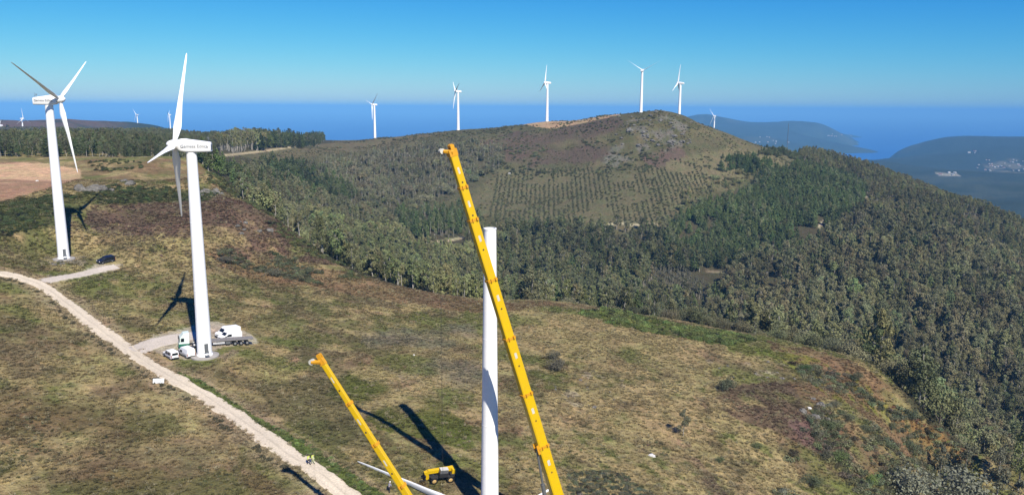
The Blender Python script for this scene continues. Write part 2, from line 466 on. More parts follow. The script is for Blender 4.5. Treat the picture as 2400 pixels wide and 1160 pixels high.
col = np.zeros(GX.shape + (3,)) + STRAW * .8
col = lerp(col, OLIVE, sstep(.42, .58, med * .55 + fineg * .45))
col = lerp(col, BROWN, sstep(.53, .64, med2 * .6 + fine2 * .4) * .55)
col = lerp(col, STRAW * 1.12, sstep(.50, .60, fbm(GX, GY, 6.5, 4, 151, .6)) * .75)
col = lerp(col, np.array([.145, .165, .055]), sstep(.54, .62, fbm(GX, GY, 15, 4, 161)) * .75)
col = lerp(col, np.array([.13, .095, .07]), sstep(.58, .66, fbm(GX, GY, 9, 4, 171)) * .5)
col = lerp(col, np.array([.40, .28, .2]), sstep(.66, .74, fineg * .6 + med2 * .4) * .7)
near = ~BEYOND
# left foreground slope: browner, greener patches
col = lerp(col, BROWN * 1.1, zone([(-400, 660), (60, 700), (300, 900), (520, 1020), (700, 1180), (-400, 1300)], 20, near) * sstep(.45, .6, med) * .5)
col = lerp(col, OLIVE * .9, zone([(100, 1000), (420, 960), (640, 1180), (100, 1200)], 40, near) * sstep(.42, .58, med2) * .7)
# straw right of the big crane, lower right
col = lerp(col, STRAW * 1.05, zone([(1220, 930), (1700, 880), (1800, 1020), (1900, 1180), (1230, 1180)], 40, near) * sstep(.34, .52, fine2) * .9)
col = lerp(col, STRAW * .98, zone([(1180, 720), (1500, 760), (1860, 840), (1840, 900), (1500, 860), (1200, 830)], 25, near) * sstep(.38, .55, med) * .75)
# green flush round the tower shadow
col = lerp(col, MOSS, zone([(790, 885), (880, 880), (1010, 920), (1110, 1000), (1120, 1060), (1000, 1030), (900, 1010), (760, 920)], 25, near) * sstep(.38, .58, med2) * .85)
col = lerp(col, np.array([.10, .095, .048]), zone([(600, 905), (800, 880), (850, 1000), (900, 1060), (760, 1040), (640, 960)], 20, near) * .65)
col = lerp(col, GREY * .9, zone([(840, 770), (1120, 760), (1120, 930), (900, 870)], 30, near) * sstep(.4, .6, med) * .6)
col = lerp(col, OLIVE * 1.1, zone([(600, 730), (1100, 760), (900, 840), (560, 790)], 30, near) * sstep(.4, .55, med2) * .6)
# brown rim towards the valley, heather tongues on the right
col = lerp(col, BROWN * 1.15, zone([(480, 590), (830, 640), (1130, 705), (1360, 715), (1130, 735), (820, 690), (560, 650)], 12, near) * .7)
col = lerp(col, HEATH, zone([(1600, 905), (1830, 900), (1990, 960), (1930, 1070), (1780, 1010), (1650, 960)], 22, near) * sstep(.36, .55, med2) * .85)
col = lerp(col, PURPLE * 1.1, zone([(1830, 985), (1960, 1000), (2060, 1060), (2000, 1100), (1880, 1040)], 22, near) * sstep(.42, .58, med) * .8)
col = lerp(col, BROWN * 1.15, zone([(1800, 795), (2000, 845), (2110, 910), (2290, 1060), (2230, 1150), (2000, 1120), (1900, 950), (1800, 870)], 20, near) * sstep(.38, .54, med2) * .8)
col = lerp(col, RUST * .8, zone([(2090, 950), (2150, 985), (2300, 1050), (2280, 1085), (2170, 1040), (2100, 1000)], 12, near) * sstep(.34, .5, fine2) * .85)
col = lerp(col, PURPLE * .95, zone([(1480, 1050), (1640, 1070), (1720, 1180), (1480, 1180)], 30, near) * sstep(.42, .58, med) * .7)
col = lerp(col, MOSS * 1.15, zone([(1700, 805), (1870, 832), (1860, 850), (1700, 822)], 8, near) * .75)
col = lerp(col, np.array([.19, .19, .045]), zone([(1800, 800), (2010, 880), (2150, 990), (2000, 960), (1850, 880)], 25, near) * sstep(.56, .64, fine2) * .8)
# bracken bed at the rim and green verge along the road
bracken = zone([(1348, 728), (1420, 722), (1540, 750), (1680, 775), (1775, 800), (1700, 812), (1560, 785), (1430, 762)], 8, near)
col = lerp(col, np.array([.085, .11, .032]), bracken * .9)
verge = zone([(415, 872), (470, 893), (600, 972), (700, 1030), (800, 1092), (930, 1180), (860, 1180), (740, 1085), (640, 1030), (560, 975), (470, 918)], 7, near)
col = lerp(col, np.array([.105, .14, .042]), verge * .9)
# the heather mound behind the two near turbines
col = lerp(col, HEATH * 1.05, zone([(250, 450), (500, 455), (600, 480), (700, 555), (800, 622), (560, 605), (430, 560), (260, 560), (190, 520)], 16, near) * sstep(.34, .5, med * .5 + fineg * .5) * .9)
col = lerp(col, GORSE * 1.3, zone([(-300, 500), (110, 455), (300, 440), (520, 450), (480, 475), (200, 480), (130, 530), (-20, 565), (-300, 600)], 14, near) * .8)
col = lerp(col, BROWN * 1.25, zone([(-300, 374), (480, 374), (480, 430), (250, 425), (-300, 440)], 10, near) * sstep(.4, .55, med2) * .6)
soil_l = zone([(-400, 385), (90, 382), (185, 395), (192, 415), (170, 425), (100, 445), (0, 474), (-400, 520)], 5, near & (GR > 250))
col = lerp(col, lerp(SOIL + 0 * col, SOIL * np.array([.62, .56, .58]), sstep(.45, .6, fbm(GX, GY * 2.2, 40, 4, 77))), soil_l)
# ---- beyond the rim
far_base = np.zeros(GX.shape + (3,)) + FLOOR
far_base = lerp(far_base, STRAW * .5 + OLIVE * .4, ((PXX < 500) & (GR < 590)) * 1.0)
col = np.where(BEYOND[..., None], far_base, col)
hill = [(560, 366), (700, 345), (880, 318), (1080, 300), (1250, 285), (1420, 268), (1545, 250), (1640, 285), (1720, 318), (1800, 345), (1880, 378), (1900, 400), (1800, 420), (1650, 470), (1560, 545), (1200, 560), (1130, 545),
        (900, 470), (800, 440), (700, 400)]
hc_dark = None
hz = zone(hill, 8, BEYOND & (GR < 1400))
hc = np.zeros(GX.shape + (3,)) + np.array([.105, .10, .06])
hc = lerp(hc, np.array([.135, .122, .075]), sstep(.45, .6, fbm(GX, GY, 50, 4, 201)))
hc = lerp(hc, np.array([.09, .085, .045]), sstep(.52, .62, fbm(GX, GY, 28, 4, 211)) * .8)
hc = lerp(hc, np.array([.105, .08, .066]), zone([(1130, 330), (1440, 275), (1480, 300), (1420, 380), (1230, 390), (1130, 370)], 16) * sstep(.36, .5, fbm(GX, GY, 60, 4, 221)))
hc = lerp(hc, np.array([.125, .088, .08]), zone([(1600, 300), (1690, 330), (1640, 380), (1540, 400), (1500, 370), (1570, 340)], 10) * sstep(.4, .5, fbm(GX, GY, 45, 4, 231)) * .9)
hc = lerp(hc, ROCK * .5, zone([(1470, 285), (1560, 258), (1620, 290), (1600, 340), (1500, 370), (1400, 400), (1420, 350), (1460, 330)], 10) * sstep(.50, .58, fbm(GX, GY, 16, 4, 241, .65)))
hc = lerp(hc, np.array([.17, .15, .095]), zone([(1560, 380), (1720, 345), (1870, 378), (1800, 400), (1640, 440), (1560, 480)], 12) * .8)
hc = lerp(hc, np.array([.135, .125, .078]), zone([(1130, 400), (1560, 395), (1640, 440), (1540, 530), (1250, 525), (1130, 505)], 12) * .75)
hc = lerp(hc, np.array([.15, .125, .08]), zone([(560, 380), (720, 342), (880, 320), (1060, 310), (900, 345), (760, 365)], 8) * .8)
hc = lerp(hc, np.array([.085, .08, .055]), zone([(640, 400), (760, 380), (900, 360), (1060, 335), (1180, 345), (1170, 410), (1080, 450), (1000, 490), (880, 480), (760, 450)], 14) * .75)
col = lerp(col, hc, hz)
soil_r = zone([(1225, 292), (1290, 282), (1400, 276), (1452, 262), (1450, 270), (1390, 284), (1340, 296), (1290, 302), (1262, 299)], 2, BEYOND & (GR > 700) & (GR < 1300))
col = lerp(col, SOIL * .8, soil_r * .9)
# far lowland and headlands: patchwork of woods and fields
farw = sstep(1500, 2200, GR)
fc = np.zeros(GX.shape + (3,)) + np.array([.034, .048, .042])  # dark woodland base, with the blue of haze put into the colour
fc = lerp(fc, np.array([.055, .066, .05]), sstep(.56, .66, fbm(GX, GY, 500, 4, 301)))
fc = lerp(fc, np.array([.03, .04, .024]), sstep(.5, .62, fbm(GX, GY, 240, 4, 311)))
for poly in ([(2190, 406), (2245, 409), (2250, 413), (2200, 411)], [(1655, 291), (1672, 290), (1672, 294), (1655, 294)]):
    fc = lerp(fc, np.array([.30, .28, .25]), inside(poly, PXX + _wx * 1, PYY + _wy * .4).astype(float) * (GR > 2000))
fc = lerp(fc, np.array([.16, .15, .12]), inside([(2285, 378), (2400, 372), (2500, 380), (2500, 410), (2330, 404)], PXX + _wx * 10, PYY + _wy * 3) * sstep(.45, .55, fbm(GX, GY, 120, 3, 331)) * (GR > 2500) * .8)
fc = lerp(fc, np.array([.13, .085, .075]), (1 - sstep(120, 420, PXX + _wx * 60)) * (GR < 2700) * sstep(.4, .55, fbm(GX, GY, 160, 3, 341)))
col = lerp(col, fc, farw)
# thin forest tracks
def track(pts, half, r0, r1, c, amp=3):
    global col
    m = np.zeros(GX.shape)
    for (a, b) in zip(pts[:-1], pts[1:]):
        ax, ay, bx, by = *a, *b
        dx, dy = bx - ax, by - ay
        t = np.clip(((PXX - ax) * dx + (PYY - ay) * dy) / (dx * dx + dy * dy), 0, 1)
        d = np.hypot(PXX - ax - t * dx, (PYY - ay - t * dy)) + _wx2 * amp * .3
        m = np.maximum(m, 1 - sstep(half * .6, half * 1.3, d))
    col = lerp(col, np.array(c), m * ((GR > r0) & (GR < r1)))
track([(955, 568), (985, 571), (1040, 565), (1090, 556), (1120, 546), (1170, 541), (1215, 538)], 3.2, 380, 900, (.42, .36, .27))
track([(1395, 527), (1450, 525), (1540, 527)], 2.6, 380, 900, (.45, .40, .31))
track([(530, 364), (570, 360), (620, 354), (690, 344)], 2.6, 500, 1300, (.45, .38, .28))
track([(2030, 462), (2036, 478)], 3, 500, 1500, (.5, .45, .38)); track([(1918, 533), (1930, 520)], 3, 400, 1200, (.5, .43, .36))
track([(1655, 634), (1720, 640)], 2.2, 380, 900, (.26, .21, .17))
track([(1060, 302), (1085, 302)], 2, 700, 1300, (.45, .36, .28))
# gravel where the vehicles stand
pad = zone([(318, 812), (360, 788), (425, 772), (505, 752), (560, 768), (600, 792), (604, 804), (520, 812), (470, 838), (432, 842), (395, 838), (372, 828)], 3, near & (GR < 240), 2)
col = lerp(col, GRAVEL * np.array([.92, .93, .95]), pad * .9)
pad1 = zone([(92, 652), (190, 640), (230, 618), (290, 618), (270, 632), (190, 650), (125, 662)], 2, near & (GR < 320), 1.5)
col = lerp(col, GRAVEL * np.array([.9, .92, .96]), pad1 * .92)
rub = zone([(108, 606), (140, 600), (165, 602), (212, 606), (210, 622), (165, 628), (115, 625)], 3, near & (GR < 330), 2)
col = lerp(col, np.array([.30, .26, .20]), rub * sstep(.4, .55, fine2))
rubble2 = zone([(505, 838), (545, 818), (560, 824), (530, 850)], 3, near & (GR < 260), 2)
col = lerp(col, np.array([.30, .23, .18]), rubble2 * .8)
for cx, cy, rx, ry in ((1335, 925, 26, 9), (1460, 900, 20, 8), (1780, 875, 45, 8), (1660, 848, 16, 4), (1745, 852, 14, 4), (1400, 880, 40, 10), (1355, 945, 30, 8)):
    m = zone([(cx - rx, cy), (cx, cy - ry), (cx + rx, cy), (cx, cy + ry)], 8, near)
    col = lerp(col, np.array([.40, .34, .28]), m * sstep(.42, .54, fine2) * .8)
col = np.clip(col, 0, 1) * np.array([1.05, 1.045, .89]) * .81 * (.80 + .40 * fbm(GX, GY, 1.4, 3, 401, .65))[..., None]

def terrain_material():
    m = bpy.data.materials.new('heath_ground')
    N, L = nodes_of(m); b = N['Principled BSDF']
    geo = N.new('ShaderNodeNewGeometry')
    a = N.new('ShaderNodeAttribute'); a.attribute_name = 'cover'
    f1 = noise(N, L, 2.6, 6, .68, geo.outputs['Position'])
    f2 = noise(N, L, .45, 6, .62, geo.outputs['Position'])
    f3 = noise(N, L, .11, 4, .6, geo.outputs['Position'])
    c = mix_rgb(N, L, 'MULTIPLY', 1.0, a.outputs['Color'], ramp(N, L, f1, [(.28, .58), (.5, .97), (.70, 1.45)]))
    c = mix_rgb(N, L, 'MULTIPLY', 1.0, c, ramp(N, L, f2, [(.32, (.72, .70, .66)), (.52, (1.0, 1.0, 1.0)), (.70, (1.22, 1.16, 1.05))]))
    c = mix_rgb(N, L, 'MULTIPLY', 1.0, c, ramp(N, L, f3, [(.35, (.9, 1.0, .9)), (.65, (1.1, 1.0, 1.05))]))
    L.new(c, b.inputs['Base Color'])
    b.inputs['Roughness'].default_value = .97
    b.inputs['Specular IOR Level'].default_value = .08
    bp = N.new('ShaderNodeBump'); bp.inputs['Strength'].default_value = .9; bp.inputs['Distance'].default_value = .35
    L.new(f1, bp.inputs['Height'])
    bp2 = N.new('ShaderNodeBump'); bp2.inputs['Strength'].default_value = .6; bp2.inputs['Distance'].default_value = 1.2
    L.new(f2, bp2.inputs['Height']); L.new(bp.outputs[0], bp2.inputs['Normal'])
    L.new(bp2.outputs[0], b.inputs['Normal'])
    return m

# the road is cut a little into the ground
ROAD = [(-150, 627), (-80, 631), (0, 641), (60, 655), (97, 670), (145, 702), (193, 740), (265, 795), (338, 846), (410, 888), (483, 928), (600, 1008), (680, 1068), (728, 1093), (812, 1160), (905, 1232), (1010, 1320)]
def world_line(pts, step=.7):
    w = np.array([hit(*p)[:2] for p in pts])
    # Catmull-Rom through the points
    out = []
    q = np.vstack([2 * w[0] - w[1], w, 2 * w[-1] - w[-2]])
    for i in range(1, len(q) - 2):
        p0, p1, p2, p3 = q[i - 1:i + 3]
        n = max(2, int(np.linalg.norm(p2 - p1) / step))
        for t in np.arange(n) / n:
            out.append(.5 * ((2 * p1) + (-p0 + p2) * t + (2 * p0 - 5 * p1 + 4 * p2 - p3) * t * t + (-p0 + 3 * p1 - 3 * p2 + p3) * t ** 3))
    out.append(w[-1])
    return np.array(out)
ROADW = world_line(ROAD)
_rd = np.full(GX.shape, 1e9)
_nr = GR < 330
for q_ in ROADW[::2]: _rd[_nr] = np.minimum(_rd[_nr], (GX[_nr] - q_[0]) ** 2 + (GY[_nr] - q_[1]) ** 2)
_rd = np.sqrt(_rd)
_bank = (1 - sstep(3.0, 6.5, _rd + _wx2 * 1.5)) * (1 - sstep(.1, .5, verge)) * .75
col = lerp(col, np.array([.33, .255, .16]) * (.75 + .5 * fine2)[..., None], _bank * near)

def build_terrain():
    ny, nx = GX.shape
    me = bpy.data.meshes.new('terrain')
    V = np.stack([GX, GY, GZ], -1).reshape(-1, 3)
    nv = len(V)
    V = np.vstack([V, [[0, 0, float(hgt(0.01, 1))]]])
    i, j = np.meshgrid(np.arange(nx), np.arange(ny - 1), indexing='xy')
    i1 = (i + 1) % nx
    F = np.stack([j * nx + i1, j * nx + i, (j + 1) * nx + i, (j + 1) * nx + i1], -1).reshape(-1, 4)
    k = np.arange(nx)
    T = np.stack([k, (k + 1) % nx, np.full(nx, nv)], -1)
    me.vertices.add(nv + 1); me.vertices.foreach_set('co', V.ravel())
    nl = F.size + T.size
    me.loops.add(nl); me.loops.foreach_set('vertex_index', np.concatenate([F.ravel(), T.ravel()]))
    starts = np.concatenate([np.arange(len(F)) * 4, len(F) * 4 + np.arange(len(T)) * 3])
    me.polygons.add(len(starts)); me.polygons.foreach_set('loop_start', starts)
    me.update(calc_edges=True); me.validate()
    me.polygons.foreach_set('use_smooth', [True] * len(me.polygons))
    at = me.attributes.new('cover', 'FLOAT_COLOR', 'POINT')
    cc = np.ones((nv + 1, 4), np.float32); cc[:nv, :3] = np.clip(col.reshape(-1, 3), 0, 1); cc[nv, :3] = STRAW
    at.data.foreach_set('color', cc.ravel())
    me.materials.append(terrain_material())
    o = bpy.data.objects.new('terrain', me); C.objects.link(o)
    return tag(o, kind='structure')
terrain = build_terrain()

def gravel_material(name, c0, c1):
    m = bpy.data.materials.new(name)
    N, L = nodes_of(m); b = N['Principled BSDF']
    geo = N.new('ShaderNodeNewGeometry')
    f1 = noise(N, L, 3.0, 6, .7, geo.outputs['Position']); f2 = noise(N, L, .35, 4, .6, geo.outputs['Position'])
    a = N.new('ShaderNodeAttribute'); a.attribute_name = 'across'
    c = mix_rgb(N, L, 'MIX', f2, (*c0, 1), (*c1, 1))
    c = mix_rgb(N, L, 'MULTIPLY', 1.0, c, ramp(N, L, f1, [(.3, .72), (.5, 1.0), (.68, 1.18)]))
    c = mix_rgb(N, L, 'MULTIPLY', 1.0, c, a.outputs['Color'])
    L.new(c, b.inputs['Base Color']); b.inputs['Roughness'].default_value = .97; b.inputs['Specular IOR Level'].default_value = .1
    bp = N.new('ShaderNodeBump'); bp.inputs['Strength'].default_value = .6; bp.inputs['Distance'].default_value = .08
    L.new(f1, bp.inputs['Height']); L.new(bp.outputs[0], b.inputs['Normal'])
    return m

def road_strip(name, line, half, mat, lift=.10, seed=1, ruts=True):
    n = len(line); K = 13
    d = np.gradient(line, axis=0); d /= np.linalg.norm(d, axis=1)[:, None]
    nrm = np.stack([-d[:, 1], d[:, 0]], -1)
    s = np.linspace(-1, 1, K)
    verts, cols = [], []
    for k in range(n):
        wl = half * (1 + .3 * (2 * vn(np.array([k * .13]), np.array([seed * 7.]), 5)[0] - 1)) + .5 * (vn(np.array([k * .9]), np.array([3. + seed]), 6)[0] - .5)
        wr = half * (1 + .22 * (2 * vn(np.array([k * .13]), np.array([seed * 9.]), 8)[0] - 1)) + .5 * (vn(np.array([k * .9]), np.array([5. + seed]), 9)[0] - .5)
        for t in s:
            w = wl if t < 0 else wr
            p = line[k] + nrm[k] * w * t
            z = float(hgt(p[0], p[1])) + (lift if abs(t) < .99 else -.12)
            if ruts: z -= .05 * math.exp(-((abs(t) - .42) / .16) ** 2)
            verts.append((p[0], p[1], z))
            g = 1.0 - (.16 if ruts and abs(t) < .12 else 0) - .10 * max(0, abs(t) - .75) * 4
            g *= .93 + .14 * vn(np.array([k * .4]), np.array([t * 3 + seed]), 12)[0]
            cols.append((g, g * .985, g * .96, 1))
    fs = [(k * K + i, k * K + i + 1, (k + 1) * K + i + 1, (k + 1) * K + i) for k in range(n - 1) for i in range(K - 1)]
    me = bpy.data.meshes.new(name); me.from_pydata(verts, [], fs); me.materials.append(mat)
    at = me.attributes.new('across', 'FLOAT_COLOR', 'POINT'); at.data.foreach_set('color', np.array(cols, np.float32).ravel())
    me.polygons.foreach_set('use_smooth', [True] * len(me.polygons))
    o = bpy.data.objects.new(name, me); C.objects.link(o)
    return tag(o, kind='structure')
M['roadm'] = gravel_material('pink_gravel', (.50, .435, .335), (.58, .51, .40))
M['padm'] = gravel_material('grey_gravel', (.42, .375, .32), (.50, .45, .39))
road_strip('dirt_road', ROADW, 2.15, M['roadm'])
road_strip('gravel_path', world_line([(100, 660), (150, 650), (200, 640), (240, 630), (272, 624)]), 2.0, M['padm'], .09, 3, False)
road_strip('gravel_path', world_line([(318, 824), (350, 808), (390, 797), (430, 790), (470, 786)]), 3.2, M['padm'], .09, 4, False)

# ------------------------------------------------------------------ sea and haze
def sea_material():
    m = bpy.data.materials.new('sea_water')
    N, L = nodes_of(m); b = N['Principled BSDF']
    geo = N.new('ShaderNodeNewGeometry')
    f = noise(N, L, .0009, 5, .6, geo.outputs['Position'])
    L.new(ramp(N, L, f, [(.3, (.006, .075, .26)), (.7, (.010, .095, .30))]), b.inputs['Base Color'])
    b.inputs['Roughness'].default_value = .55
    b.inputs['IOR'].default_value = 1.33
    b.inputs['Specular IOR Level'].default_value = .25
    return m
mb = MB()
n = 180
rs = [60, 2000, 6000, 15000, 30000, 62000]
vs, fs = [], []
for rr in rs:
    for k in range(n):
        t = 2 * math.pi * k / n
        vs.append((rr * math.sin(t), rr * math.cos(t), SEA))
for i in range(len(rs) - 1):
    for k in range(n):
        fs.append((i * n + k, (i + 1) * n + k, (i + 1) * n + (k + 1) % n, i * n + (k + 1) % n))
mb.add(vs, fs)
sea = tag(mb.build('sea', sea_material()), kind='structure')
sea.rotation_euler.x = -DIP

hm = bpy.data.materials.new('haze_air')
N, L = nodes_of(hm)
N.remove(N['Principled BSDF'])
pv = N.new('ShaderNodeVolumePrincipled')
pv.inputs['Color'].default_value = (.19, .505, .91, 1)
pv.inputs['Density'].default_value = 7.8e-5
pv.inputs['Anisotropy'].default_value = -0.2
L.new(pv.outputs[0], N['Material Output'].inputs['Volume'])
mb = MB().box((0, 0, -290), (130000, 130000, 724))
haze = mb.build('haze', hm)
tag(haze, kind='stuff')
haze.display_type = 'WIRE'
haze.rotation_euler.x = -DIP
# ------------------------------------------------------------------ vegetation
def leaf_mesh(name, parts, mats, seed):
    """parts: list of ('leaf', centres, normals, sizes, values) and ('wood', MB); one mesh"""
    vs, fs, mi, var = [], [], [], []
    r = np.random.default_rng(seed)
    for p in parts:
        if p[0] == 'leaf':
            _, c, nrm, sz, val = p
            n = len(c)
            t = r.normal(size=(n, 3)); t -= (t * nrm).sum(1)[:, None] * nrm
            t /= np.linalg.norm(t, axis=1)[:, None] + 1e-9
            b = np.cross(nrm, t)
            o = len(vs)
            q = np.stack([c + t * sz[:, None], c + b * sz[:, None] * .62, c - t * sz[:, None], c - b * sz[:, None] * .62], 1).reshape(-1, 3)
            vs += q.tolist(); fs += [(o + 4 * k, o + 4 * k + 1, o + 4 * k + 2, o + 4 * k + 3) for k in range(n)]
            mi += [0] * n; var += np.repeat(val, 4).tolist()
        else:
            m = p[1]; o = len(vs)
            vs += [tuple(x) for x in m.v]; fs += [tuple(i + o for i in f) for f in m.f]; mi += [1] * len(m.f); var += [1.0] * len(m.v)
    me = bpy.data.meshes.new(name); me.from_pydata(vs, [], fs)
    for m in mats: me.materials.append(m)
    me.polygons.foreach_set('material_index', mi)
    at = me.attributes.new('leafvar', 'FLOAT_COLOR', 'POINT')
    v = np.array(var, np.float32); cc = np.ones((len(v), 4), np.float32); cc[:, 0] = v; cc[:, 1] = v; cc[:, 2] = v
    at.data.foreach_set('color', cc.ravel())
    me.update()
    return me

def clump(r, c, rad3, n, size, jitter=.7, up=.25, fill=.55):
    d = r.normal(size=(n, 3)); d /= np.linalg.norm(d, axis=1)[:, None]
    k = fill + (1 - fill) * r.random(n) ** .6
    p = np.array(c) + d * np.array(rad3) * k[:, None]
    nn = d + r.normal(size=(n, 3)) * jitter; nn[:, 2] += up
    nn /= np.linalg.norm(nn, axis=1)[:, None]
    return p, nn, size * (.6 + .8 * r.random(n)), .84 + .32 * r.random(n)

def cat(cl):
    return ('leaf',) + tuple(np.concatenate([c[i] for c in cl]) for i in range(4))

def wood(r, h, r0, limbs, lean=.03):
    m = MB()
    top = (r.normal() * lean * h, r.normal() * lean * h, h)
    mid = (top[0] * .45 + r.normal() * .02 * h, top[1] * .45 + r.normal() * .02 * h, h * .5)
    m.tube([(0, 0, -.06 * h), (top[0] * .1, top[1] * .1, h * .2), mid, top], [r0 * 1.2, r0, r0 * .75, r0 * .2], 5, cap=False)
    for (z, tx, ty, tz) in limbs:
        m.tube([(top[0] * z / h, top[1] * z / h, z), ((tx + top[0] * z / h) * .5, (ty + top[1] * z / h) * .5, (z + tz) * .5 - .02 * h), (tx, ty, tz)], [r0 * .4, r0 * .3, r0 * .1], 4, cap=False)
    return m

# every mesh is for a plant 1 m tall; the instance's size is its height
def eucalyptus(seed, n, size, bare=.30, spread=.21):
    r = np.random.default_rng(seed); cl, limbs = [], []
    K = 11
    for k in range(K):
        z = bare + (1 - bare) * (k + .5 + r.normal() * .25) / K
        w = spread * (1.0 - .62 * abs((z - bare) / (1 - bare) - .42)) * (.75 + .5 * r.random())
        a = r.random() * 6.28; d = w * (.35 + .6 * r.random()) * (1 if z < .9 else .3)
        c = (d * math.cos(a), d * math.sin(a), min(z, .95))
        s = w * (.42 + .3 * r.random())
        cl.append(clump(r, c, (s, s, s * .95), n // K, size))
        if k % 2 == 0: limbs.append((max(.2, z - .16), c[0], c[1], c[2]))
    return cat(cl), wood(r, .92, .013, limbs)

def pine(seed, n, size, bare=.14, spread=.2):
    r = np.random.default_rng(seed); cl, limbs = [], []
    K = 12
    for k in range(K):
        z = bare + (.97 - bare) * (k + .4) / K
        w = spread * (1 - ((z - bare) / (1 - bare)) ** 1.3) + .025
        for q in range(3 if k < K - 3 else 1):
            a = r.random() * 6.28; d = w * (.45 + .45 * r.random()) if k < K - 2 else 0
            c = (d * math.cos(a), d * math.sin(a), z + r.normal() * .015)
            cl.append(clump(r, c, (w * .62, w * .62, .055), max(4, n // (K * 3)), size, .6, .5))
            if q == 0 and k % 3 == 0: limbs.append((z - .05, c[0], c[1], c[2]))
    return cat(cl), wood(r, .97, .014, limbs, .012)

def sparse_tree(seed, n, size):
    r = np.random.default_rng(seed); cl, limbs = [], []
    for k in range(7):
        z = .45 + .5 * r.random(); a = r.random() * 6.28; d = .07 * r.random() + .02
        c = (d * math.cos(a), d * math.sin(a), z)
        cl.append(clump(r, c, (.06, .06, .08), n // 7, size, .9)); limbs.append((z - .15, *c))
    return cat(cl), wood(r, .96, .014, limbs, .02)

def bush(seed, n, size, flat=.75, K=9):
    r = np.random.default_rng(seed); cl, limbs = [], []
    for k in range(K):
        a = r.random() * 6.28; d = .42 * math.sqrt(r.random()); h = (flat * (1 - .9 * d * d) ) * (.55 + .35 * r.random())
        s = .20 + .16 * r.random()
        c = (d * math.cos(a), d * math.sin(a), h * .75)
        cl.append(clump(r, c, (s, s, s * .85), n // K, size, .75, .35)); limbs.append((.08, *c))
    return cat(cl), wood(r, .5, .02, limbs, .05)

def tuft(seed):
    r = np.random.default_rng(seed); n = 26
    a = r.random(n) * 6.28; lean = .25 + .55 * r.random(n); base = r.normal(size=(n, 2)) * .22
    vs, fs, var = [], [], []
    for k in range(n):
        h = .55 + .5 * r.random(); dx, dy = math.cos(a[k]), math.sin(a[k]); w = .055
        b = np.array([*base[k], -.05]); o = len(vs)
        m = b + np.array([dx * lean[k] * h * .35, dy * lean[k] * h * .35, h * .6]); t = b + np.array([dx * lean[k] * h, dy * lean[k] * h, h * .85])
        s = np.array([-dy * w, dx * w, 0])
        vs += [tuple(b - s), tuple(b + s), tuple(m + s * .8), tuple(m - s * .8), tuple(t)]
        fs += [(o, o + 1, o + 2, o + 3), (o + 3, o + 2, o + 4)]
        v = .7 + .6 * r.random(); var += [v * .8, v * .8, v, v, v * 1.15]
    return vs, fs, var
def tuft_mesh(name, seed, mat):
    vs, fs, var = tuft(seed)
    me = bpy.data.meshes.new(name); me.from_pydata(vs, [], fs); me.materials.append(mat)
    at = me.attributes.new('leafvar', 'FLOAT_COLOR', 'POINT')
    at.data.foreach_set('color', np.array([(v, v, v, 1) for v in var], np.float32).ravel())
    return me

SPEC = {}
def species(key, fn, seeds, wood_key, n, size, **kw):
    out = []
    for s in seeds:
        lf, wd = fn(s, n, size, **kw)
        out.append((leaf_mesh(key + '_stuff', [lf, ('wood', wd)], [M['leaf_i'], M[wood_key]], s), lf, wd, wood_key, s))
    SPEC[key] = out
species('eucalyptus', eucalyptus, (1, 2, 3, 4, 5, 6), 'palebark', 1400, .0195)
species('scrub', bush, (61, 62, 63), 'bark', 1500, .030, flat=.95, K=14)
species('slim', eucalyptus, (11, 12, 13), 'palebark', 900, .0195, bare=.40, spread=.125)
species('pine', pine, (21, 22, 23, 24), 'bark', 900, .03)
species('sparse', sparse_tree, (31, 32, 33), 'palebark', 130, .03)
species('bush', bush, (41, 42, 43, 44), 'bark', 1100, .042)
species('lowbush', bush, (51, 52, 53), 'bark', 300, .075, flat=.6, K=7)

def inst_nodes(name, coll):
    g = bpy.data.node_groups.new(name, 'GeometryNodeTree')
    g.interface.new_socket('Geometry', in_out='INPUT', socket_type='NodeSocketGeometry')
    g.interface.new_socket('Geometry', in_out='OUTPUT', socket_type='NodeSocketGeometry')
    N, L = g.nodes, g.links
    i, o = N.new('NodeGroupInput'), N.new('NodeGroupOutput')
    ci = N.new('GeometryNodeCollectionInfo'); ci.inputs['Collection'].default_value = coll
    ci.inputs['Separate Children'].default_value = True; ci.inputs['Reset Children'].default_value = True
    def attr(nm, typ):
        a = N.new('GeometryNodeInputNamedAttribute'); a.data_type = typ; a.inputs['Name'].default_value = nm; return a.outputs[0]
    ip = N.new('GeometryNodeInstanceOnPoints')
    er = N.new('FunctionNodeEulerToRotation'); L.new(attr('turn', 'FLOAT_VECTOR'), er.inputs[0])
    L.new(i.outputs[0], ip.inputs['Points']); L.new(ci.outputs[0], ip.inputs['Instance'])
    ip.inputs['Pick Instance'].default_value = True
    L.new(attr('kind_id', 'INT'), ip.inputs['Instance Index']); L.new(er.outputs[0], ip.inputs['Rotation']); L.new(attr('size3', 'FLOAT_VECTOR'), ip.inputs['Scale'])
    L.new(ip.outputs[0], o.inputs[0])
    return g

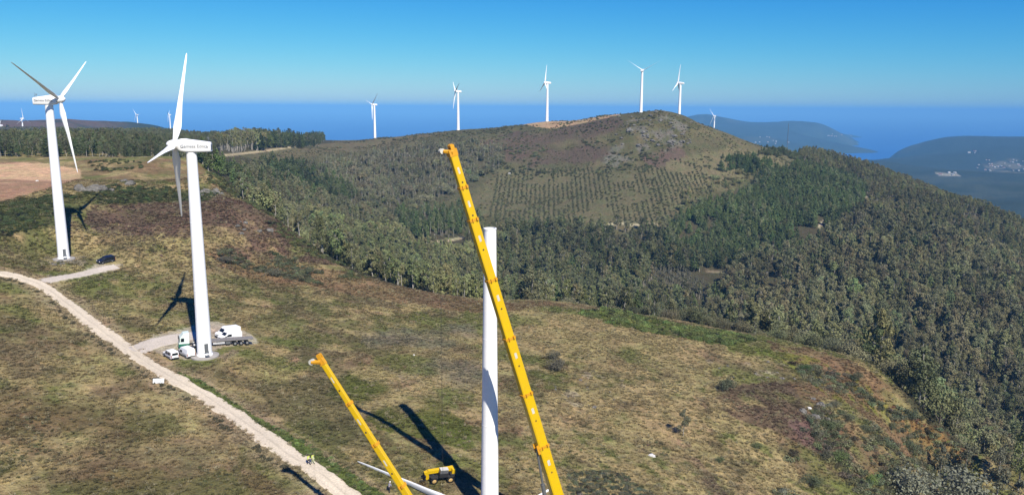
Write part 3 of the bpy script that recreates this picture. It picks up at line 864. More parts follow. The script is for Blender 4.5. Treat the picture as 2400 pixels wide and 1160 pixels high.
def stuff(name, meshes, pts, ids, turn, size3, tint, label, cat_):
    """one object that carries countless small plants"""
    coll = bpy.data.collections.new(name + '_kinds')
    for k, me in enumerate(meshes):
        coll.objects.link(bpy.data.objects.new('%s_kind_%02d' % (name, k), me))
    n = len(pts)
    me = bpy.data.meshes.new(name); me.vertices.add(n); me.vertices.foreach_set('co', np.asarray(pts, np.float32).ravel())
    a = me.attributes.new('kind_id', 'INT', 'POINT'); a.data.foreach_set('value', np.asarray(ids, np.int32))
    a = me.attributes.new('turn', 'FLOAT_VECTOR', 'POINT'); a.data.foreach_set('vector', np.asarray(turn, np.float32).ravel())
    a = me.attributes.new('size3', 'FLOAT_VECTOR', 'POINT'); a.data.foreach_set('vector', np.asarray(size3, np.float32).ravel())
    c = np.ones((n, 4), np.float32); c[:, :3] = tint
    a = me.attributes.new('tint', 'FLOAT_COLOR', 'POINT'); a.data.foreach_set('color', c.ravel())
    o = bpy.data.objects.new(name, me); C.objects.link(o)
    mod = o.modifiers.new('scatter', 'NODES'); mod.node_group = inst_nodes(name + '_scatter', coll)
    tag(o, label, cat_, None, 'stuff')
    print(name, n)
    return o

def polar_points(n, az0, az1, r0, r1, p=2.0):
    az = np.radians(az0 + (az1 - az0) * RNG.random(n)); u = RNG.random(n)
    r = (r0 ** p + (r1 ** p - r0 ** p) * u) ** (1 / p)
    return r * np.sin(az), r * np.cos(az)
def cover_at(X, Y):
    a = np.interp(np.arctan2(X, Y), AZ, np.arange(len(AZ))); r = np.interp(np.log(np.hypot(X, Y)), np.log(RR), np.arange(len(RR)))
    return col[np.clip(np.round(r).astype(int), 0, len(RR) - 1), np.clip(np.round(a).astype(int), 0, len(AZ) - 1)]
def ground_px(X, Y):
    Z = hgt(X, Y); px, py = proj(X, Y, Z); return Z, px, py
_rk = ROADW[::3]
def road_dist(X, Y):
    d = np.full(X.shape, 1e9)
    for q in _rk: d = np.minimum(d, (X - q[0]) ** 2 + (Y - q[1]) ** 2)
    return np.sqrt(d)
KEEPOUT = [(T0[0], T0[1], 3.2), (T1[0], T1[1], 4.2), (T2[0], T2[1], 4.2)]
PADPOLY = [[(318, 812), (360, 786), (425, 770), (505, 750), (562, 764), (606, 790), (606, 812), (520, 820), (470, 842), (432, 848), (380, 850), (366, 828)],
           [(92, 654), (190, 638), (225, 600), (290, 606), (278, 634), (190, 652), (125, 664)]]
SOILPOLY = [(-400, 385), (90, 382), (185, 395), (192, 415), (170, 425), (100, 445), (0, 474), (-400, 520)]
def clear_of_things(X, Y, px, py, road=2.5):
    ok = road_dist(X, Y) > road
    for (x, y, d) in KEEPOUT: ok &= np.hypot(X - x, Y - y) > d
    for p in PADPOLY: ok &= ~inside(p, px, py)
    return ok

# grass and heather tufts over the near hill
def scatter_tufts():
    X, Y = polar_points(165000, -37, 37, 84, 360, 1.55)
    Z, px, py = ground_px(X, Y)
    ok = (px > -60) & (px < 2460) & (py < 1190) & (np.hypot(X, Y) < r_edge(X, Y) + 6) & clear_of_things(X, Y, px, py, 1.75) & ~inside(SOILPOLY, px, py)
    d = fbm(X, Y, 6, 3, 77); ok &= RNG.random(len(X)) < (.35 + .65 * sstep(.35, .6, d))
    X, Y, Z = X[ok], Y[ok], Z[ok]; n = len(X)
    s = .34 * (.5 + 1.0 * RNG.random(n)) * (1 + np.hypot(X, Y) / 500)
    t = cover_at(X, Y) * (.80 + .58 * RNG.random(n))[:, None]
    bleach = (RNG.random(n) < .14)[:, None]
    t = np.where(bleach, np.array([.30, .26, .15]) * (.7 + .5 * RNG.random(n))[:, None], t)
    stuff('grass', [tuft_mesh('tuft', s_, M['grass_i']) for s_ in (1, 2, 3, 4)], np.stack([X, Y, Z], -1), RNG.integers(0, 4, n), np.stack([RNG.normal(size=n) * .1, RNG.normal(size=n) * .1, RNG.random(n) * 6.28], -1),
          np.stack([s * 1.5, s * 1.5, s * .75], -1), t, 'dry grass and heather tufts covering the near hill', 'grass')
scatter_tufts()

# low gorse, heather and bracken cushions
def scatter_low():
    out = []
    def put(poly, n, hs, tint, var=.38, az=(-40, 40), rr=(80, 520), keep=None, squash=1.0):
        X, Y = polar_points(n, *az, *rr)
        Z, px, py = ground_px(X, Y)
        ok = inside(poly, px + wob(X, Y, 14, 18, 90), py + wob(X, Y, 8, 18, 91)) & (np.hypot(X, Y) < r_edge(X, Y) + 12) & clear_of_things(X, Y, px, py, 2.7)
        if keep is not None: ok &= fbm(X, Y, 9, 3, 66) > keep
        X, Y, Z = X[ok], Y[ok], Z[ok]; n = len(X)
        h = hs[0] + (hs[1] - hs[0]) * RNG.random(n)
        tt = np.array(tint) * 1.2 * (1 + var * RNG.normal(size=(n, 1))) * (1 + .08 * RNG.normal(size=(n, 3)))
        out.append((X, Y, Z, h, np.clip(tt, .01, .6), squash))
    put([(-60, 505), (110, 455), (300, 432), (520, 450), (480, 475), (200, 480), (130, 530), (-20, 565), (-60, 590)], 60000, (.7, 1.5), (.062, .076, .028), rr=(200, 420), keep=.42)
    put([(200, 382), (330, 378), (330, 398), (230, 402)], 30000, (.7, 1.4), (.07, .08, .03), rr=(250, 520), keep=.45)
    put([(1350, 728), (1420, 722), (1540, 750), (1680, 775), (1775, 800), (1700, 812), (1560, 785), (1430, 762)], 60000, (.7, 1.9), (.11, .135, .042), rr=(180, 300), keep=.42)
    put([(415, 872), (470, 893), (600, 972), (700, 1030), (800, 1092), (930, 1180), (860, 1180), (740, 1085), (640, 1030), (560, 975), (470, 918)], 42000, (.3, .75), (.11, .145, .045), rr=(90, 200))
    put([(505, 585), (560, 575), (700, 610), (830, 650), (760, 668), (600, 635), (520, 610)], 50000, (.8, 1.6), (.10, .105, .055), rr=(200, 330), keep=.44)
    put([(500, 400), (560, 440), (700, 556), (830, 634), (870, 655), (820, 660), (680, 570), (560, 470), (480, 420)], 60000, (.6, 1.6), (.09, .10, .04), rr=(230, 420), keep=.46)
    put([(1900, 960), (2080, 930), (2300, 1060), (2250, 1180), (1800, 1180), (1850, 1060)], 36000, (.6, 2.1), (.105, .108, .058), rr=(110, 300), keep=.48)
    put([(2080, 945), (2150, 980), (2290, 1045), (2280, 1090), (2170, 1045)], 26000, (.4, 1.0), (.15, .088, .05), rr=(150, 300), keep=.46)
    put([(2100, 1000), (2170, 1010), (2260, 1050), (2240, 1090), (2160, 1060)], 20000, (.6, 1.2), (.13, .15, .045), rr=(150, 300), keep=.5)
    put([(1850, 850), (1990, 870), (2090, 930), (2060, 960), (1930, 930)], 34000, (.5, 1.8), (.105, .106, .06), rr=(150, 300), keep=.5)
    put([(-60, 860), (700, 1180), (-60, 1180)], 22000, (.25, .5), (.10, .095, .045), rr=(85, 200), keep=.6)
    put([(1180, 730), (1750, 830), (1850, 900), (1700, 1180), (1180, 1180)], 24000, (.25, .55), (.11, .11, .055), rr=(100, 260), keep=.62)
    put([(560, 900), (1120, 700), (1120, 1000), (900, 1040)], 22000, (.2, .45), (.10, .10, .05), rr=(100, 290), keep=.58)
    put([(130, 480), (700, 560), (820, 640), (560, 640), (170, 610)], 40000, (.3, .7), (.10, .07, .055), rr=(190, 400), keep=.54)
    put([(1330, 1105), (1450, 1100), (1560, 1180), (1330, 1180)], 16000, (.5, .9), (.085, .09, .055), rr=(100, 160), keep=.4)
    # row of small bushes along the left of the road
    k = np.arange(20, len(ROADW) - 20, 2); k = k[RNG.random(len(k)) < .75]
    d = np.gradient(ROADW, axis=0); d /= np.linalg.norm(d, axis=1)[:, None]
    side = np.stack([d[:, 1], -d[:, 0]], -1)
    Xy = ROADW[k] + side[k] * (3.0 + 1.1 * RNG.random((len(k), 1)))
    out.append((Xy[:, 0], Xy[:, 1], hgt(Xy[:, 0], Xy[:, 1]), .4 + .8 * RNG.random(len(k)) ** 2, np.tile([.085, .08, .045], (len(k), 1)), 1.0))
    X, Y, Z, h, t = (np.concatenate([o[i] for o in out]) for i in range(5)); n = len(X)
    stuff('undergrowth', [s[0] for s in SPEC['lowbush']], np.stack([X, Y, Z - .05], -1), RNG.integers(0, 3, n), np.stack([np.zeros(n), np.zeros(n), RNG.random(n) * 6.28], -1),
          np.stack([h * 1.25, h * 1.25, h], -1), t, 'low gorse, bracken and heather cushions on the near hill', 'undergrowth')
scatter_low()

# ---- the woods
TREEGAIN = np.array([1.56, 1.55, 1.20])
TREES = {k: [] for k in SPEC}                      # X, Y, h, tint rows
def plant(poly, spacing, mix, hs, tint, r0, r1, az=(-42, 42), var=.2, amp=10, keep=None, edge_gap=4, thin=None):
    """trees on a jittered grid over the ground inside a region of the photograph, beyond the near hill's rim"""
    spacing *= .84
    n = int(.5 * rad(az[1] - az[0]) * (r1 * r1 - r0 * r0) / spacing ** 2)
    X, Y = polar_points(n, *az, r0, r1)
    Z, px, py = ground_px(X, Y)
    ok = (np.hypot(X, Y) > r_edge(X, Y) + edge_gap) & (Z > -470) & (px > -90) & (px < 2490)
    ok &= inside(poly, px + wob(X, Y, amp, 30, 95), py + wob(X, Y, amp * .6, 30, 96))
    if keep is not None: ok &= fbm(X, Y, keep[1], 3, 44) > keep[0]
    ok &= ~inside([(1525, 636), (1700, 640), (1690, 690), (1540, 690)], px, py)
    X, Y, px, py = X[ok], Y[ok], px[ok], py[ok]
    n = len(X); h = hs[0] + (hs[1] - hs[0]) * RNG.random(n) ** 1.2
    big_ = fbm(X, Y, 45, 3, 55); h = h * (.7 + .6 * fbm(X, Y, 38, 3, 57)); gap = fbm(X, Y, 17, 3, 58) > .33
    tt = np.array(tint) * (1 + var * RNG.normal(size=(n, 1)) + .95 * (big_[:, None] - .5)) * (1 + .055 * RNG.normal(size=(n, 3)))
    keys = list(mix); u = RNG.choice(len(keys), n, p=np.array([mix[k] for k in keys]) / sum(mix.values()))
    for q, k in enumerate(keys):
        m = (u == q) & gap
        t2 = tt[m] * (np.array([.64, .74, .60]) if k == 'pine' else 1)
        TREES[k].append(np.column_stack([X[m], Y[m], h[m], np.clip(t2 * TREEGAIN, .015, .6)]))
OL, PALE, YG, DK, GY = (.125, .122, .062), (.175, .168, .105), (.165, .18, .062), (.075, .085, .045), (.165, .155, .125)
# left: front row of the wood behind the field, then the wooded hill
plant([(-90, 379), (470, 384), (520, 340), (520, 336), (-90, 336)], 4.3, {'eucalyptus': 3, 'pine': 2.2, 'slim': 1}, (6.5, 9.5), (.088, .095, .06), 455, 690, (-41, -15))
plant([(-90, 350), (560, 350), (640, 334), (600, 300), (420, 285), (160, 288), (140, 320), (-90, 328)], 5.4, {'eucalyptus': 4, 'pine': 1.6}, (5.5, 8.5), (.095, .10, .058), 690, 1250, (-41, -14))
plant([(-90, 330), (160, 325), (240, 300), (-90, 300)], 22, {'bush': 1, 'eucalyptus': .4}, (3, 7), (.10, .10, .06), 900, 2100, (-41, -20))
# pines and bushes on the shoulder
plant([(455, 378), (540, 372), (600, 400), (640, 470), (590, 470), (520, 415), (470, 395)], 5.2, {'pine': 4, 'eucalyptus': 1.2}, (8, 14), (.10, .115, .06), 300, 560, (-24, -12), edge_gap=-14)
plant([(520, 362), (610, 352), (640, 340), (560, 330), (500, 345)], 5, {'slim': 3, 'sparse': 2}, (11, 14), (.14, .135, .075), 560, 1000, (-24, -14))
plant([(595, 352), (745, 343), (760, 330), (600, 330)], 7, {'pine': 2, 'eucalyptus': 1}, (9, 15), DK, 700, 1250, (-20, -10))
# the valley between the hills
plant([(560, 400), (640, 400), (720, 430), (830, 470), (900, 520), (960, 570), (900, 700), (700, 700), (560, 560)], 4.2, {'eucalyptus': 3, 'slim': 4, 'scrub': 1, 'pine': .5}, (6, 13), (.125, .125, .08), 300, 640, (-22, -6))
plant([(700, 470), (830, 500), (960, 590), (1120, 600), (1170, 640), (1170, 800), (900, 760), (760, 640)], 4.0, {'eucalyptus': 3, 'slim': 4}, (8, 15), (.128, .135, .074), 290, 580, (-17, 0))
plant([(600, 385), (700, 390), (830, 440), (840, 470), (740, 470), (620, 430)], 5, {'pine': 3, 'eucalyptus': 1}, (7, 12), (.09, .105, .06), 420, 760, (-20, -8))
plant([(930, 500), (1120, 500), (1130, 545), (1000, 568), (950, 560)], 5, {'pine': 3, 'slim': 2, 'sparse': 1}, (9, 13), (.085, .10, .055), 450, 720, (-10, 0))
plant([(1080, 545), (1210, 548), (1400, 535), (1560, 540), (1620, 620), (1700, 650), (1700, 800), (1150, 740)], 5.0, {'eucalyptus': 3, 'pine': 2, 'slim': 2}, (7, 16), (.10, .103, .062), 285, 660, (-5, 18), edge_gap=22)
plant([(1500, 640), (1700, 640), (1690, 690), (1520, 690)], 7, {'slim': 2, 'bush': 1}, (5, 8), PALE, 380, 700, (8, 17), thin=1)
# grey stems on the far slope
plant([(700, 410), (760, 385), (900, 365), (1060, 335), (1180, 345), (1170, 400), (1080, 445), (1000, 480), (880, 470), (780, 440)], 4.4, {'sparse': 3, 'slim': 1.6, 'bush': 1}, (5, 12), (.115, .112, .08), 500, 1000, (-17, 1))
plant([(1130, 350), (1480, 325), (1560, 380), (1500, 410), (1150, 415)], 6, {'bush': 1}, (1.5, 4), (.085, .09, .055), 650, 960, (-2, 12), keep=(.47, 40))
plant([(1130, 400), (1560, 395), (1680, 430), (1580, 540), (1120, 540)], 8, {'bush': 1}, (1, 2.6), (.11, .11, .062), 550, 900, (-3, 16), keep=(.45, 30))
plant([(1560, 400), (1650, 370), (1730, 350), (1880, 380), (1830, 410), (1640, 450)], 5.5, {'bush': 1, 'slim': .25}, (1, 3.2), (.12, .118, .072), 600, 1000, (10, 21), keep=(.42, 30))
plant([(700, 360), (900, 325), (1280, 290), (1460, 270), (1500, 330), (1180, 350), (900, 380)], 8, {'bush': 1}, (1.2, 3), (.10, .10, .062), 700, 1100, (-16, 10), keep=(.46, 60))
plant([(1380, 300), (1480, 270), (1640, 290), (1680, 330), (1560, 400), (1380, 400)], 8, {'bush': 1}, (1.2, 2.6), (.085, .085, .05), 700, 960, (5, 16), keep=(.5, 20))
plant([(560, 380), (700, 346), (880, 322), (1080, 304), (1250, 292), (1420, 272), (1545, 256), (1640, 290), (1720, 322), (1800, 350), (1860, 378), (1800, 410), (1650, 440), (1560, 400), (1130, 400), (1100, 480), (900, 470), (740, 420)], 4.6, {'bush': 1}, (.7, 1.7), (.085, .082, .055), 640, 1050, (-22, 21), keep=(.40, 30))
plant([(740, 430), (900, 462), (1010, 478), (950, 515), (870, 505), (770, 475)], 5, {'slim': 2, 'bush': 2, 'sparse': 1}, (3, 8), (.10, .10, .066), 450, 800, (-17, -5))
# dark pine plantation and the broad eucalyptus wood on the right
plant([(1560, 530), (1640, 485), (1740, 450), (1790, 405), (1880, 390), (2010, 425), (2050, 475), (1990, 530), (1900, 600), (1700, 635), (1590, 625), (1530, 590)], 4.2, {'pine': 5, 'eucalyptus': .7}, (7, 11), (.10, .115, .066), 480, 1000, (9, 27))
plant([(1690, 372), (1800, 376), (1830, 402), (1760, 415), (1690, 405)], 4.6, {'pine': 1}, (7, 10), (.09, .11, .06), 650, 1000, (13, 20))
plant([(1570, 470), (1700, 410), (1850, 390), (1800, 450), (1640, 500), (1580, 510)], 8, {'slim': 2, 'bush': 2, 'pine': 1}, (3, 7), (.15, .145, .085), 600, 960, (10, 21))
plant([(1690, 640), (1900, 600), (1990, 530), (2050, 475), (2010, 425), (1890, 388), (1870, 372), (1900, 350), (2490, 350), (2490, 1160), (1700, 1160)], 5.4, {'eucalyptus': 4, 'slim': 2.5, 'pine': 1.3}, (9, 19), (.112, .11, .07), 265, 760, (12, 40), edge_gap=26)
plant([(1690, 640), (1900, 600), (1990, 530), (2050, 475), (2010, 425), (1890, 388), (1870, 372), (1900, 340), (2490, 340), (2490, 800), (1700, 800)], 6.2, {'eucalyptus': 4, 'slim': 2, 'pine': 1}, (7, 12), (.11, .108, .06), 760, 1500, (12, 40))
plant([(1780, 352), (1880, 366), (1880, 380), (1770, 362)], 7, {'pine': 1, 'bush': 1}, (5, 9), DK, 800, 1200, (15, 21))
# scrubby young wood along the rim on the right
plant([(1150, 690), (1400, 715), (1800, 780), (2000, 830), (2100, 890), (2100, 1100), (1150, 900)], 4.2, {'scrub': 3, 'eucalyptus': 1}, (4, 8), (.095, .098, .066), 255, 330, (4, 30), edge_gap=3)
plant([(2000, 840), (2490, 820), (2490, 1160), (2140, 1100)], 6.2, {'eucalyptus': 3, 'scrub': .4}, (12, 19), (.09, .096, .06), 215, 340, (20, 40), edge_gap=5)
def finish_rows():
    # young plantation: rows of small trees straight up the far slope
    a, b = hit(1160, 505)[:2], hit(1620, 500)[:2]
    u = (b - a) / np.linalg.norm(b - a); v = np.array([-u[1], u[0]])
    rows = []
    for i in np.arange(-4, np.linalg.norm(b - a) + 30, 4.3):
        for j in np.arange(-50, 250, 1.9):
            rows.append(a + u * (i + RNG.normal() * .5 - .10 * j) + v * (j + RNG.normal() * .6))
    q = np.array(rows); X, Y = q[:, 0], q[:, 1]
    Z, px, py = ground_px(X, Y)
    ok = inside([(1100, 420), (1250, 396), (1480, 395), (1590, 372), (1700, 420), (1620, 490), (1540, 530), (1260, 526), (1090, 505)], px + wob(X, Y, 16, 30, 95), py + wob(X, Y, 8, 30, 96)) & (fbm(X, Y, 26, 3, 47) > .36)
    X, Y = X[ok], Y[ok]; n = len(X)
    t = np.array([.115, .118, .06]) * (1 + .2 * RNG.normal(size=(n, 1)))
    TREES['bush'].append(np.column_stack([X, Y, 0.9 + 1.1 * RNG.random(n), np.clip(t * 1.1, .02, .4)]))
    a, b = hit(1530, 690)[:2], hit(1690, 690)[:2]
    u = (b - a) / np.linalg.norm(b - a); v = np.array([-u[1], u[0]]); rows = []
    for i in np.arange(0, np.linalg.norm(b - a), 6.5):
        for j in np.arange(-10, 70, 2.6): rows.append(a + u * (i + RNG.normal() * .4 - .25 * j) + v * j)
    q = np.array(rows); n = len(q)
    TREES['slim'].append(np.column_stack([q, 5 + 2 * RNG.random(n), np.tile([.19, .185, .125], (n, 1)) * (1 + .15 * RNG.normal(size=(n, 1)))]))
finish_rows()
# clearings that stay open
CLEAR = [[(1690, 632), (1722, 626), (1730, 646), (1700, 650)], [(955, 562), (1000, 560), (1010, 580), (960, 582)], [(2026, 455), (2042, 455), (2042, 482), (2026, 482)], [(1910, 512), (1936, 515), (1932, 540), (1912, 538)],
         [(1640, 626), (1700, 632), (1700, 644), (1650, 640)]]
for k in TREES:
    q = np.vstack(TREES[k]) if TREES[k] else np.zeros((0, 6))
    if len(q):
        Z, px, py = ground_px(q[:, 0], q[:, 1])
        ok = np.ones(len(q), bool)
        for c in CLEAR: ok &= ~inside(c, px, py)
        q = np.column_stack([q, Z, px, py])[ok]
    TREES[k] = q
    print(k, len(q))

def make_plant(key, k, name, parts=True):
    me_st, lf, wd, wk, seed = SPEC[key][k]
    crown = leaf_mesh('crown', [lf], [M['leaf_o']], seed)
    trunk_mb = wd
    return crown, trunk_mb, wk
PROTO = {}
def proto_meshes(key, k):
    if (key, k) not in PROTO:
        crown, wd, wk = make_plant(key, k, key)
        me = bpy.data.meshes.new('trunk'); me.from_pydata([tuple(v) for v in wd.v], [], wd.f); me.materials.append(M[wk])
        me.polygons.foreach_set('use_smooth', [True] * len(me.polygons))
        PROTO[(key, k)] = (crown, me)
    return PROTO[(key, k)]

def single_plant(key, k, name, X, Y, h, wide, tint, label, cat_, group=None, rz=0.0, z=None):
    """a plant of its own: an Empty at its foot > crown, trunk"""
    crown, trunk = proto_meshes(key, k)
    e = empty(name, (X, Y, float(hgt(X, Y)) if z is None else z), rz, label, cat_, group)
    e.scale = (h * wide, h * wide, h)
    for nm, me in (('crown', crown), ('trunk', trunk)):
        o = bpy.data.objects.new(nm, me); C.objects.link(o); o.parent = e
        o.color = (*[float(v) for v in tint], 1)
    return e

NAMES = {'eucalyptus': ('eucalyptus_tree', 'eucalyptus'), 'slim': ('eucalyptus_tree', 'eucalyptus'), 'pine': ('pine_tree', 'pine tree'), 'sparse': ('bare_tree', 'bare tree'), 'bush': ('bush', 'bush'), 'scrub': ('bush', 'bush')}
def place_woods():
    rows = []
    def seen(q):
        # how high the plant stands in the picture, 0 where the near rim hides it or it is out of frame
        zt = q[:, 6] + q[:, 2] * .95
        pxt, pyt = proj(q[:, 0], q[:, 1], zt)
        return pxt, pyt, q[:, 2] / np.hypot(q[:, 0], q[:, 1])
    vis = {}
    azs = np.radians(np.arange(-38, 38.01, .1))
    rs = np.exp(np.linspace(math.log(70), math.log(1600), 500))
    prof = np.maximum.accumulate(hgt(rs[:, None] * np.sin(azs), rs[:, None] * np.cos(azs)) / rs[:, None], axis=0)
    def visible(q):
        a = np.clip(np.round(np.interp(np.arctan2(q[:, 0], q[:, 1]), azs, np.arange(len(azs)))).astype(int), 0, len(azs) - 1)
        rr = np.hypot(q[:, 0], q[:, 1]); j = np.clip(np.searchsorted(rs, rr) - 2, 0, len(rs) - 1)
        return (q[:, 6] + q[:, 2] * .8) / rr > prof[j, a]
    for key, q in TREES.items():
        if not len(q): continue
        pxt, pyt, s = seen(q)
        v = visible(q) & (pxt > 5) & (pxt < 2395) & (pyt < 1150)
        vis[key] = np.where(v, s, 0)
    picked = {}
    budget = {'scrub': 120, 'eucalyptus': 225, 'slim': 60, 'pine': 290, 'sparse': 290, 'bush': 130}
    for key in vis:
        o = np.argsort(-vis[key])[:budget[key]]; picked[key] = o[vis[key][o] > 0]
    for key, q in TREES.items():
        if not len(q): continue
        nm, ct = NAMES[key]
        for t_, i in enumerate(picked[key]):
            X, Y, h, r_, g_, b_, Z, px, py = q[i]
            where = ('in the wood behind the bare brown field' if px < 480 else 'on the shoulder above the valley' if px < 620 else 'filling the valley left of the bare tower' if px < 1130 else
                     'behind the grassy rim right of the bare tower' if px < 1500 else 'on the wooded slope right of the summit' if np.hypot(X, Y) > 420 else 'in the wood below the heather rim')
            look = 'dark green' if g_ < .09 else 'yellowish green' if g_ > .165 else 'pale olive' if g_ > .135 else 'olive green'
            lab = '%s %s %s' % (look, 'eucalyptus with pale trunk' if ct == 'eucalyptus' else 'thin bare grey tree' if ct == 'bare tree' else ct, where)
            single_plant(key, int(RNG.integers(0, len(SPEC[key]))), nm, X, Y, h, .85 + .35 * RNG.random(), (r_, g_, b_), lab, ct, '%s %s' % (look + ' ' + {'eucalyptus': 'eucalypts', 'bush': 'bushes'}.get(ct, ct + 's'), where), RNG.random() * 6.28, Z)
    # the rest of the woods as one mass
    pts, ids, turn, s3, tint, meshes, off = [], [], [], [], [], [], 0
    for key, q in TREES.items():
        if not len(q): continue
        keep = np.ones(len(q), bool); keep[picked[key]] = False
        w = q[keep]; n = len(w)
        pts.append(np.column_stack([w[:, 0], w[:, 1], w[:, 6]])); ids.append(off + RNG.integers(0, len(SPEC[key]), n))
        turn.append(np.column_stack([np.zeros(n), np.zeros(n), RNG.random(n) * 6.28]))
        wd = .85 + .4 * RNG.random(n); s3.append(np.column_stack([w[:, 2] * wd, w[:, 2] * wd, w[:, 2]])); tint.append(w[:, 3:6])
        meshes += [s[0] for s in SPEC[key]]; off += len(SPEC[key])
    stuff('forest', meshes, np.vstack(pts), np.concatenate(ids), np.vstack(turn), np.vstack(s3), np.vstack(tint), 'eucalyptus and pine woods covering the valley and hillsides', 'forest')
place_woods()
# ------------------------------------------------------------------ wind turbines
def blade_mesh_mb(length, pitch=rad(84)):
    """blade along +Z from the hub centre, leading edge set by the pitch"""
    mb = MB(); rings = []
    st = [(.35, .42, .42, 0), (1.0, .42, .42, 0), (2.2, .62, .36, 6), (4.0, .84, .26, 10), (6.5, .66, .19, 8), (10, .47, .13, 5), (14, .34, .09, 3), (18, .24, .06, 1), (20.3, .17, .04, 0), (21.1, .10, .03, 0), (21.35, .03, .015, 0)]
    for (z, hw, ht, tw) in st:
        z *= length / 21.35
        ring = []
        for k in range(12):
            t = 2 * math.pi * k / 12
            x, y = math.cos(t) * hw - (.18 * hw if hw > .5 else 0), math.sin(t) * ht * (1 if math.cos(t) > 0 else .75)
            a = pitch + rad(tw)
            ring.append((-y * math.cos(a) + x * math.sin(a), x * math.cos(a) + y * math.sin(a), z))
        rings.append(ring)
    return mb.loft(rings)

def text_mesh(cu):
    o = bpy.data.objects.new('text', cu); C.objects.link(o)
    bpy.context.view_layer.update()
    me = bpy.data.meshes.new_from_object(o.evaluated_get(bpy.context.evaluated_depsgraph_get()))
    me.name = 'lettering'
    bpy.data.objects.remove(o); bpy.data.curves.remove(cu)
    if not me.materials: me.materials.append(M['letter'])
    return me

def turbine(loc, yaw, theta, label, group=None, near=True, H=45.0, r0=1.58, r1=1.05, tilt=rad(6.5), pitch=rad(84)):
    """yaw: bearing of the rotor axis; theta: clock angle of the first blade about that axis"""
    root = empty('wind_turbine', loc, math.pi / 2 - yaw, label, 'wind turbine', group)
    root.rotation_euler.z = yaw
    mb = MB().tube([(0, 0, -1.5), (0, 0, .18), (0, 0, .24)], [3.0, 3.0, 2.85], 28)
    f = mb.build('foundation', M['concrete'], root, True)
    mb = MB(); rings = []
    for z in (.2, .5, .52, .56, 14.9, 14.95, 15.0, 15.05, 29.9, 29.95, 30.0, 30.05, H - .3, H - .25, H):
        t = z / H; r = r0 + (r1 - r0) * t
        if abs(z - 14.975) < .03 or abs(z - 29.975) < .03 or z > H - .27: r += .025
        if z <= .5: r += .12
        rings.append([(r * math.cos(2 * math.pi * k / 32), r * math.sin(2 * math.pi * k / 32), z) for k in range(32)])
    tw = mb.loft(rings).build('tower', M['tower'], root, True, 0, 14)
    if near:
        ang = math.atan2(-loc[1], -loc[0] + 55) - yaw
        d = MB().box((r0 - .02, 0, 2.2), (.14, .8, 2.0)).box((r0 + .04, 0, 1.2), (.22, .95, .08)); d.box((r0 + .5, 0, .62), (.9, .9, .06)); d.box((r0 + .25, .42, .9), (.05, .05, 1.3)); d.box((r0 + .25, -.42, .9), (.05, .05, 1.3))
        do = d.build('door', M['steel'], tw); do.rotation_euler.z = ang
    mb = MB(); rings = []
    for (x, w, zb, zt) in ((-4.1, .98, .10, 1.95), (-4.0, 1.08, .04, 2.06), (-2, 1.22, 0, 2.35), (.3, 1.28, 0, 2.66), (1.0, 1.28, .02, 2.80), (1.9, 1.22, .16, 2.78), (2.45, 1.05, .42, 2.62), (2.6, .9, .55, 2.5)):
        c = .30; pts = []
        for (y, z) in ((-w, zb + c), (-w + c * .4, zb + c * .3), (-w + c, zb), (w - c, zb), (w - c * .4, zb + c * .3), (w, zb + c), (w * .98, zt - c * 1.3), (w * .8, zt - c * .4), (w * .55, zt), (-w * .55, zt), (-w * .8, zt - c * .4), (-w * .98, zt - c * 1.3)):
            pts.append((x, y, H + .05 + z))
        rings.append(pts)
    na = mb.loft(rings).build('nacelle', M['nacelle'], root, True, 0, 35)
    if near:
        mb = MB().tube([(-3.6, .35, H + 2.1), (-3.6, .35, H + 3.0)], [.04, .04], 6).tube([(-3.6, -.35, H + 2.1), (-3.6, -.35, H + 3.5)], [.04, .03], 6).box((-3.6, .35, H + 3.0), (.5, .1, .16)).box((-3.6, -.35, H + 2.65), (.1, .5, .1))
        mb.build('wind_vane', M['steel'], na)
        MB().box((-4.11, 0, H + 1.05), (.05, 1.2, 1.15)).build('shaded_vent', M['steel'], na)  # grey panel for the vent and the shadow strip on the tail face
        for s in (1, -1):
            cu = bpy.data.curves.new('lettering', 'FONT'); cu.body = 'Gamesa Eólica'; cu.size = .92; cu.extrude = .015; cu.align_x = 'CENTER'; cu.align_y = 'CENTER'; cu.space_character = 1.02
            cu.materials.append(M['letter'])
            o = bpy.data.objects.new('lettering', text_mesh(cu)); C.objects.link(o); o.parent = na
            o.location = (-.85, s * 1.262, H + 1.28); o.rotation_euler = (math.pi / 2, 0, 0 if s < 0 else math.pi)
            o.rotation_euler = Euler((math.pi / 2, 0, 0 if s < 0 else math.pi)); o.rotation_euler.z += (s * .030) * (1 if s > 0 else 1)
    # rotor: everything turned by the tilt about the hub
    hz = H + 1.6
    Tm = Matrix.Translation((3.35, 0, hz)) @ Matrix.Rotation(-tilt, 4, 'Y')
    mb = MB(); rings = []
    for (x, r) in ((-.75, .78), (-.6, .95), (0, 1.0), (.6, .92), (1.1, .68), (1.45, .36), (1.6, .06)):
        rings.append([(x, r * math.cos(2 * math.pi * k / 20), r * math.sin(2 * math.pi * k / 20)) for k in range(20)])
    hub = mb.loft(rings).build('hub', M['nacelle'], root, True)
    hub.matrix_local = Tm
    for k in range(3):
        if k == 0:
            b = blade_mesh_mb(21.2, pitch).build('blade', M['blade'], root, True, 0, 60); me = b.data
        else:
            b = bpy.data.objects.new('blade', me); C.objects.link(b); b.parent = root
        b.matrix_local = Tm @ Matrix.Rotation(theta + k * 2 * math.pi / 3, 4, 'X') @ Matrix.Rotation(rad(.4), 4, 'Y')
    return root

